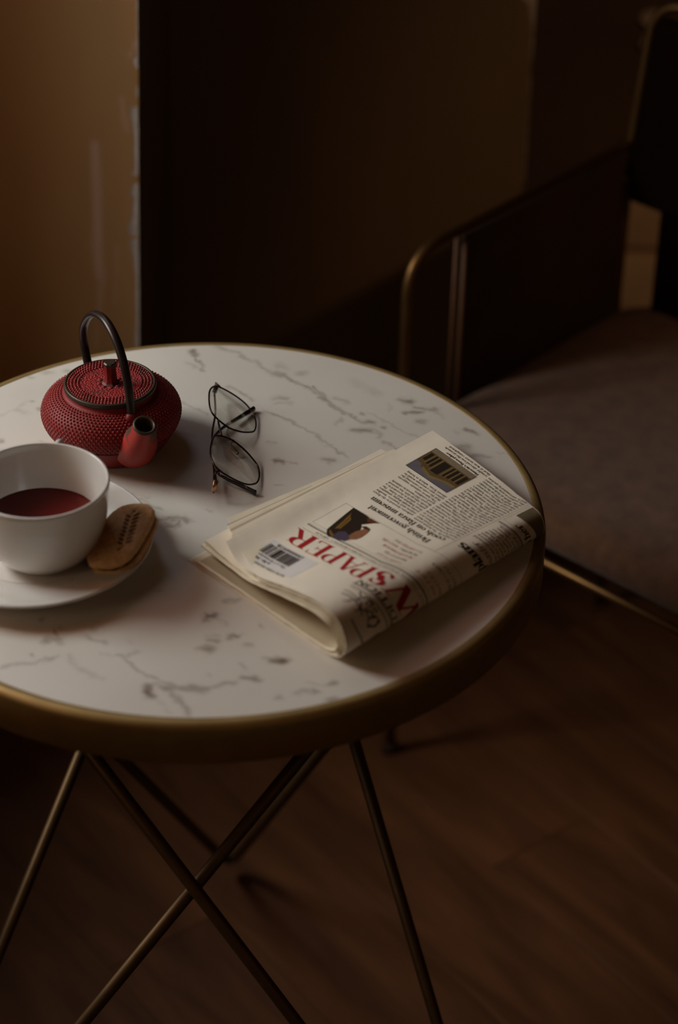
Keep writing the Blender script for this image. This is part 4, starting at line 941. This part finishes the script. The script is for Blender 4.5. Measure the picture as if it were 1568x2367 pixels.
# masthead, one letter at a time
mast = []
for ch, ul, ur, vb in (('E', .208, .184, .0705), ('W', .1845, .1440, .0705), ('S', .1448, .1275, .0705), ('P', .1285, .1115, .070), ('A', .1165, .0925, .0700), ('P', .0940, .0750, .0703), ('E', .0755, .0520, .0708), ('R', .0545, .0270, .0715)):
    mast += txt(ch, ul-.0011, vb, .0212, ul-ur-.0026, W=.165, t=.04, slant=-.04)
mast += txt('TM', .0335, .0525, .0012, W=.16)
ink('masthead_lettering', mast, M_inkr, maxlen=.0022)
ink('edition_line', txt('EDITION', .1780, .0466, .0058, .0500, W=.14, t=.06), M_ink, maxlen=.0022)
rules = [line(.0275, .0738, .235, .0738, .0003), line(.0265, .0806, .235, .0806, .0011), line(.0265, .0824, .235, .0824, .00025), line(.0275, .0855, .235, .0850, .0002),
         line(.0275, .0855, .0275, .1242, .0002), line(.0275, .1242, .225, .1242, .00028), line(.1365, .1255, .1365, .2475, .0002), line(.139, .2085, .139, .2470, .0002), line(.139, .2085, .225, .2085, .00022),
         line(.1385, .2030, .225, .2030, .0012), line(.1385, .2048, .225, .2048, .00022)]
rules += [line(.128, .0398, .215, .0398, .0009), line(.1285, .0380, .215, .0380, .0004), line(.1300, .0345, .215, .0345, .0008)]
for q in rules: ink('rule_line', [q], M_ink, lift=.00022, maxlen=.002)
ink('strapline', txt('LONDON NEW YORK TURIN VENICE   EVENTS, POLITICS AND ECONOMICS MONTHLY   GBP 6.50', .235, .0776, .0021, .193, W=.12, t=.06), M_inkg)
ink('headline', txt('British government', .1235, .1376, .0066, .0770, W=.165, t=.05)+txt('cools on Basra museum', .1300, .1478, .0066, .0920, W=.165, t=.05), M_ink, maxlen=.0022)
body = []
C1 = ['galleries devoted to the Basra', 'region and Sumeria. Smaller', 'rooms would display antiquities', 'from Babylon and Ashur. The', 'palace, which is decorated in a', 'North African style, has survived', 'the post-2003 unrest in relatively', 'good condition.', ' The latest estimate suggests', 'that the costs of converting the', 'palace into a museum would be', 'about $5m, which is being']
for i, s in enumerate(C1):
    wd = .0525 if s[-1] != '.' or len(s) > 24 else .0262
    body += txt(s, .0840, .1540+i*.00378, .0026, wd, W=.11, t=.05)
C2 = ['LONDON. The British govern-', 'ment has backed off from fund-', 'ing a new museum in Basra as a', 'post-conflict legacy project, so', 'western companies are now', 'being approached. Sponsorship', 'is being sought to transform a', 'palace of Saddam Hussein into', "one of Iraq's leading museums.", "Basra's original 19th-century", 'was in an early Ottoman', 'house in the old town. It was', 'partially looted during the first', 'Gulf War in 1991, damaged and', 'after the 2003 invasion, squat-', 'temporarily occupied by', 'ters in 2005. The building is', 'unsuitable for antiquities, and', "hence the provincial authority's", "decision to hand over Saddam's", 'lakeside palace for a new muse-', 'um. Built in 1990 on the banks', 'of the Shatt al-Arab waterway,', 'the palace is near the centre', 'and is surrounded by gardens']
for i, s in enumerate(C2): body += txt(s, .1345, .1522+i*.00392, .0027, .0475, W=.11, t=.05)
C3 = ['the looting of the sites and metal', 'objects, and the recovery', 'which has many problems', 'of pieces, found that', 'the most fragile of the', 'They must have these', 'vessels, they chose,', 'ancient Iraqi Sites']
for i, s in enumerate(C3): body += txt(s, .194, .1700+i*.0041, .0028, .0540-.0006*i, W=.11, t=.05)
body += txt('CONTINUED ON P3', .182, .2012, .0019, .040, W=.1, t=.05)
body += txt('sought abroad (on the grounds', .0850, .2465, .0026, .057, W=.11, t=.05)+txt('that it was never completed', .0850, .2505, .0026, .055, W=.11, t=.05)
o = ink('body_text', body, M_ink); o['kind'] = 'stuff'
ink('caption', txt("Hussein's Basra palace", .0785, .2418, .0028, .0430, W=.19, t=.06), M_ink)
ink('side_headline', txt('plans', .1750, .1535, .0112, .0340, W=.20, t=.055), M_ink, maxlen=.0022)
ink('picture_headline', txt('n her', .1800, .2155, .0082, .0285, W=.17, t=.10), M_ink, maxlen=.0022)
ink('subheading', txt('disaster', .1800, .1640, .0066, .0330, W=.10, t=.045, slant=.18), M_inkg, maxlen=.0022)
red = txt('GOOD TO GO?', .1325, .0905, .0034, .0255, W=.1, t=.04)+txt('MAURITSHUIS BE', .1325, .1035, .0034, .0325, W=.1, t=.04)+txt('THAT GIRL', .1130, .1100, .0034, .0205, W=.1, t=.04)+txt('JAPAN?', .1255, .1165, .0034, .0150, W=.1, t=.04)
red += txt('THE FACT:', .1700, .0925, .0034, .0260, W=.1, t=.04)+txt("WHAT'S X", .1740, .0990, .0034, .0240, W=.1, t=.04)
gry = txt('SHOULD THE', .1325, .0970, .0034, .0235, W=.1, t=.04)+txt('SENDING', .1325, .1100, .0034, .0180, W=.1, t=.04)+txt('TO', .1325, .1165, .0034, .0058, W=.1, t=.04)+txt('P11', .1090, .1165, .0034, .0070, W=.1, t=.04)
gry += txt('WHICH COMES', .1780, .1110, .0034, .0320, W=.1, t=.04)+txt('FIRST? P12', .1780, .1175, .0034, .0250, W=.1, t=.04)
ink('red_blurb', red, M_inkp); ink('grey_blurb', gry, M_inkg)
# pictures
def flat(name, col, rough=.8, noise=.2, ns=120): return mat(name, lin(col), rough, spec=.2, noise=noise, nscale=ns)
PM = [flat('ink_sky', (112, 106, 112)), flat('ink_stone', (140, 116, 74)), flat('ink_stone_dark', (108, 84, 46)), flat('ink_opening', (44, 31, 20)), flat('ink_ground', (146, 128, 102)), flat('ink_frame', (52, 38, 28))]
u0, u1, v0, v1 = .0790, .0240, .1995, .2375        # left, right, top, foot of the palace picture
def pic(a, b): return (u0+(u1-u0)*a, v0+(v1-v0)*b)
def quad(a0, b0, a1, b1): return [pic(a0, b0), pic(a1, b0), pic(a1, b1), pic(a0, b1)]
pl, pm = [], []
def addp(q, k): pl.append(q); pm.append(k)
addp(quad(0, 0, 1, .40), 0)
for a0, a1, y0, y1 in ((0, .2, .24, .22), (.2, .5, .22, .08), (.5, .78, .08, .20), (.78, .86, .20, .33), (.86, 1, .33, .36)): addp([pic(a0, y0), pic(a1, y1), pic(a1, .85), pic(a0, .85)], 2)
addp(quad(0, .84, 1, 1), 4)
for a0, a1, y0, y1 in ((0, .2, .24, .22), (.2, .5, .22, .08), (.5, .78, .08, .20)): addp([pic(a0, y0), pic(a1, y1), pic(a1, y1+.09), pic(a0, y0+.09)], 1)
ops = [(.03, .10, .42), (.14, .20, .42), (.24, .30, .40), (.33, .38, .38), (.45, .62, .30), (.68, .73, .40), (.77, .82, .42), (.88, .95, .48)]
o1 = len(pl)
for a0, a1, y in ops: addp(quad(a0, y, a1, .80), 3)
for a0, a1, y in ops[:-1]: addp(quad(a1+.012, y-.02, a1+.034, .82), 1)
ink('palace_picture', pl[:4]+pl[4:o1]+pl[o1:], None, mats=PM, idx=pm, lift=.00012, maxlen=.006, step=8e-6)
fr = [line(u0, v0, u1, v0, .00045), line(u0, v1, u1, v1, .00045), line(u0, v0, u0, v1, .00045), line(u1, v0, u1, v1, .00045)]
ink('picture_frame', fr, M_ink, lift=.0005)
# cut-out colour picture beside the masthead: a plain arrangement of dark cloth folds over a round shape
QM = [flat('ink_cloth_dark', (48, 33, 20)), flat('ink_ochre', (132, 98, 36)), flat('ink_slate_blue', (84, 70, 88)), flat('ink_clay', (156, 104, 72)), flat('ink_rust', (112, 58, 28)), flat('ink_shade', (78, 46, 30))]
cut, cm = [], []
def poly_fan(pts, k, n=0):
    c = np.mean(np.array(pts), 0)
    for i in range(len(pts)): cut.append([tuple(c), pts[i], pts[(i+1) % len(pts)]]); cm.append(k)
def vv(U, T): return (U, T+(.05+max(0, T-.07)*.9)*(U-.08))
cloth = [vv(*p) for p in ((.0375, .1285), (.0395, .1170), (.0425, .1020), (.0455, .0885), (.0500, .0835), (.0545, .0805), (.0620, .0815), (.0690, .0900), (.0715, .1010), (.0655, .1100), (.0600, .1150), (.0660, .1210), (.0700, .1222), (.0560, .1262))]
poly_fan(cloth, 0)
for a in (((.0410, .1270), (.0430, .1268), (.0520, .0960), (.0500, .0930)), ((.0440, .1265), (.0480, .1240), (.0540, .0960), (.0525, .0950)), ((.0475, .0900), (.0505, .0860), (.0580, .0815), (.0600, .0840))):
    cut.append([vv(*p) for p in a]); cm.append(1)
poly_fan([vv(*p) for p in ((.0560, .0920), (.0570, .0840), (.0640, .0812), (.0720, .0835), (.0735, .0880), (.0680, .0925), (.0610, .0955))], 2)
poly_fan([vv(*p) for p in ((.0680, .0925), (.0735, .0880), (.0775, .0915), (.0785, .0970), (.0770, .1050), (.0755, .1095), (.0700, .1085), (.0675, .1010))], 3)
poly_fan([vv(*p) for p in ((.0700, .1085), (.0755, .1095), (.0735, .1120), (.0680, .1130), (.0655, .1100))], 5)
poly_fan([vv(*p) for p in ((.0640, .1185), (.0680, .1205), (.0735, .1238), (.0620, .1250), (.0590, .1235))], 4)
ink('cutout_picture', cut, None, mats=QM, idx=cm, lift=.00014, step=5e-6)
# dark picture at the fold's far end
ink('corner_picture', [[(.1415, .2225), (.205, .2225), (.205, .2475), (.1415, .2475)]], flat('ink_olive', (122, 108, 80)), lift=.00018, maxlen=.0025)
ink('corner_picture_frame', [line(.1415, .2225, .205, .2225, .0004), line(.1415, .2225, .1415, .2475, .0004)], M_ink, lift=.0002)
# engraved emblem above the edition line: ribbons, branches and a dark crest
em = []
def stroke(pts, wd):
    p = [np.array(q) for q in pts]
    for a, b in zip(p[:-1], p[1:]):
        d = b-a; d /= np.linalg.norm(d)+1e-9; n = np.array([-d[1], d[0]])*wd/2; em.append([tuple(a-n), tuple(b-n), tuple(b+n), tuple(a+n)])
stroke([(.1305, .0265), (.1360, .0268), (.1420, .0255), (.1480, .0250)], .0008); stroke([(.1325, .0215), (.1390, .0225), (.1450, .0215), (.1510, .0200), (.1560, .0165)], .0010)
stroke([(.1400, .0330), (.1425, .0300), (.1470, .0285)], .0008); stroke([(.1430, .0205), (.1420, .0165), (.1400, .0140)], .0007); stroke([(.1480, .0245), (.1500, .0215), (.1520, .0175), (.1510, .0135)], .0009)
stroke([(.1450, .0310), (.1490, .0325), (.1540, .0320)], .0012); stroke([(.1500, .0190), (.1555, .0215), (.1600, .0205)], .0008); stroke([(.1545, .0060), (.1620, .0050), (.1700, .0062), (.1780, .0085)], .0012)
stroke([(.1440, .0280), (.1450, .0245), (.1440, .0215)], .0007); stroke([(.1560, .0260), (.1600, .0250)], .0014)
for cxu, cvv, r in ((.1515, .0290, .0022), (.1570, .0300, .0016), (.1545, .0235, .0014)):
    for k in range(8):
        a, b = 2*math.pi*k/8, 2*math.pi*(k+1)/8; stroke([(cxu+r*math.cos(a), cvv+r*math.sin(a)), (cxu+r*math.cos(b), cvv+r*math.sin(b))], .0008)
for a in ([(.1600, .0280), (.1650, .0290), (.1760, .0270), (.1760, .0180), (.1640, .0150), (.1590, .0200)], [(.1780, .0310), (.1900, .0300), (.1900, .0230), (.1780, .0240)], [(.1790, .0190), (.1960, .0180), (.1960, .0100), (.1800, .0120)]):
    c = np.mean(np.array(a), 0)
    for i in range(len(a)): em.append([tuple(c), a[i], a[(i+1) % len(a)]])
ink('emblem', em, M_ink, maxlen=.002)
# price sticker with its bar code
M_stick = mat('sticker_paper', lin((232, 226, 222)), .6, spec=.3, noise=.05, nscale=60)
ink('barcode_sticker', [[(.0825, .0125), (.0245, .0125), (.0235, .0445), (.0835, .0440)]], M_stick, lift=.00010)
rb = random.Random(9); bars = []; u = .0655
bw = [('g', 26)]; 
while u > .0470: 
    wv = rb.choice((.00018, .00018, .00030)); bars.append([(u, .0245), (u-wv, .0245), (u-wv, .0385), (u, .0385)]); u -= wv+rb.choice((.00022, .00030))
for a, wv in ((.0462, .0022), (.0436, .0042), (.0388, .0007), (.0374, .0007), (.0355, .0020), (.0325, .0012), (.0306, .0024), (.0275, .0012)):
    bars.append([(a, .0245), (a-wv, .0245), (a-wv, .0385), (a, .0385)])
ink('barcode', bars, M_ink)
st = txt('1200000009778', .0660, .0432, .0036, .0340, W=.22, t=.10)
st += txt('The a 1 Newspaper', .0655, .0226, .0027, .0390, W=.20, t=.08)+txt('n No 200', .0490, .0186, .0032, .0200, W=.24, t=.10)
ink('sticker_lettering', st, M_ink); ink('sticker_number', txt('NON 0300 00200', .0760, .0128, .0028, .0400, W=.16, t=.07), M_inkg)

# columns of figures on the sheet that sticks out behind
fig = []
rf = random.Random(2)
for i in range(13):
    for j in range(2):
        tt = .150+i*.0050; uu = .0062+j*.0085
        fig += [[(a, b) for a, b in poly] for poly in txt(''.join(rf.choice('0123456789') for _ in range(3+rf.randint(0, 2))), uu+.0062, tt+.0, .0022, None, W=.14, t=.06)]
ink('figure_columns', [[(a, b+(.05+max(0, b-.07)*.9)*(a-.08)) for a, b in poly] for poly in fig], M_inkg, parent=back_o, sh=BACK)

# ================================================================== CHAIR
CF = np.array([.177, .556, 0]); CD = np.array([.672, .741, 0]); CN = np.array([.741, -.672, 0])
chair = thing('armchair', 'low armchair with grey-brown seat and thin brass tube frame, beyond the table', 'chair', tuple(CF))
def cl(d, n, z): return CD*d+CN*n+np.array([0, 0, z])
M_fabric, nt, b = new_mat('grey_brown_weave'); b.inputs['Roughness'].default_value = .95; b.inputs['Specular IOR Level'].default_value = .15; b.inputs['Sheen Weight'].default_value = .2
tc = N(nt, 'ShaderNodeTexCoord'); mp = N(nt, 'ShaderNodeMapping'); mp.inputs['Rotation'].default_value = (0, 0, math.radians(48)); nt.links.new(tc.outputs['Object'], mp.inputs[0])
w1 = N(nt, 'ShaderNodeTexNoise', Scale=45, Detail=6, Roughness=.7); nt.links.new(mp.outputs[0], w1.inputs['Vector'])
cr = N(nt, 'ShaderNodeValToRGB'); e = cr.color_ramp.elements; e[0].position = .3; e[0].color = (*lin((100, 68, 46)), 1); e[1].position = .7; e[1].color = (*lin((132, 92, 66)), 1); nt.links.new(w1.outputs[0], cr.inputs[0]); nt.links.new(cr.outputs[0], b.inputs['Base Color'])
wa = N(nt, 'ShaderNodeTexWave', Scale=160, Distortion=2); wb = N(nt, 'ShaderNodeTexWave', Scale=160, Distortion=2, _bands_direction='Y'); nt.links.new(mp.outputs[0], wa.inputs['Vector']); nt.links.new(mp.outputs[0], wb.inputs['Vector'])
mu = N(nt, 'ShaderNodeMath', _operation='ADD'); nt.links.new(wa.outputs['Fac'], mu.inputs[0]); nt.links.new(wb.outputs['Fac'], mu.inputs[1])
bp = N(nt, 'ShaderNodeBump', Distance=.0007); nt.links.new(mu.outputs[0], bp.inputs['Height']); nt.links.new(bp.outputs[0], b.inputs['Normal'])
M_pad = mat('near_black_leather', lin((30, 19, 13)), 1.0, spec=.0, noise=.2, nscale=20)
M_leather = mat('dark_brown_leather', lin((74, 57, 44)), .8, spec=.1, noise=.3, nscale=20, bump=.0006, bscale=300)
M_tube = mat('brass_chair_tube', lin((142, 106, 64)), .46, metal=.9, noise=.2, nscale=30)
M_lit_edge = mat('lit_edge_brown', lin((118, 80, 52)), .6, noise=.2, nscale=100)
ZR = .670; WID = .56; DR = .385
def tb(name, pts, r, parent=None, rf=.04): return tube_obj(name, fillet([cl(*p) for p in pts], rf, 10), r, M_tube, parent or chair, seg=16)
for n_ in (0, WID):
    arm = tb('arm_frame', [(0, n_, 0), (0, n_, ZR), (DR, n_, ZR)], .0062, rf=.05)
    bm = bmesh.new(); bmesh.ops.create_cone(bm, cap_ends=True, segments=20, radius1=.0095, radius2=.0085, depth=.014); bmesh.ops.translate(bm, vec=tuple(cl(0, n_, .007)), verts=bm.verts); from_bm('foot', bm, M_leather, arm)
tb('back_frame', [(DR+.03, 0, 0), (DR, 0, .47), (DR, 0, ZR), (DR+.022, 0, 0.838), (DR+.022, WID, 0.838), (DR, WID, ZR), (DR, WID, .47), (DR+.03, WID, 0)], .0062, rf=.045)
tb('front_rail', [(-.036, .012, .411), (-.036, WID-.012, .411)], .0046)
for n_ in (0, WID): tb('side_rail', [(-.036, n_+.012*(1 if n_ == 0 else -1), .411), (.02, n_, .411), (DR+.004, n_, .405)], .0046, rf=.02)
def slab_part(name, d0, d1, n0, n1, z0, z1, m, bev, lean=0, parent=chair, seg=3):
    bm = bmesh.new(); box_bm(bm, d0, d1, n0, n1, z0, z1, bev, seg)
    for v in bm.verts:
        d, n_, z = v.co; v.co = Vector(cl(d+lean*(z-z0), n_, z))
    return from_bm(name, bm, m, parent)
for n_ in (0, WID):
    p = slab_part('side_panel', .088, DR-.010, n_-.005, n_+.005, .45, ZR-.010, M_leather, .002)
    for k in (-.0058, .0058):
        tube_obj('lit_edge_strip', [cl(.085, n_+k, .44), cl(.085, n_+k, ZR-.012)], .0026, M_lit_edge, p, seg=10)  # lighter strips stand in for light catching the panel's front rims
# seat cushion, softly domed with rounded corners
bm = bmesh.new(); nx, ny = 40, 44
D0, D1, N0, N1, ZT, ZBm, RC = -.042, .415, .014, WID-.014, .474, .428, .055
def seat_outline(nn=96):
    pts = []
    for (cxx, cyy, a0) in ((D1-RC, N1-RC, 0), (D0+RC, N1-RC, 90), (D0+RC, N0+RC, 180), (D1-RC, N0+RC, 270)):
        for k in range(nn//4): a = math.radians(a0+90*k/(nn//4-1)); pts.append((cxx+RC*math.cos(a), cyy+RC*math.sin(a)))
    return np.array(pts)
so = seat_outline(); mid = so.mean(0); V, F = [], []; n = len(so)
layers = [(0.0, ZT+.016), (.3, ZT+.0150), (.55, ZT+.0120), (.75, ZT+.0078), (.88, ZT+.0030), (.95, ZT-.0015), (.985, ZT-.007), (1.0, ZT-.014), (1.0, ZBm+.012), (.985, ZBm+.004), (.96, ZBm), (0, ZBm)]
for q, z in layers:
    for p in so:
        d, m_ = mid+(p-mid)*q; V.append(cl(d, m_, z))
for i in range(len(layers)-1):
    for k in range(n): F.append((i*n+k, i*n+(k+1) % n, (i+1)*n+(k+1) % n, (i+1)*n+k))
from_py('seat_cushion', V, F, M_fabric, chair)
# backrest: upper pad with a narrower board below, leaving a gap beside the post
slab_part('back_pad', DR-.026, DR-.002, .014, WID-.014, .612, .826, M_pad, .010, lean=.10)
slab_part('back_board', DR-.004, DR+.014, .050, WID-.050, .43, .665, M_pad, .006)
for n_ in (.006, WID-.006):
    bm = bmesh.new(); bmesh.ops.create_icosphere(bm, subdivisions=2, radius=.0065)
    for v in bm.verts: v.co = Vector(cl(DR-.010+v.co.x, n_+v.co.y, .632+v.co.z))
    from_bm('pad_fixing', bm, M_tube, chair)
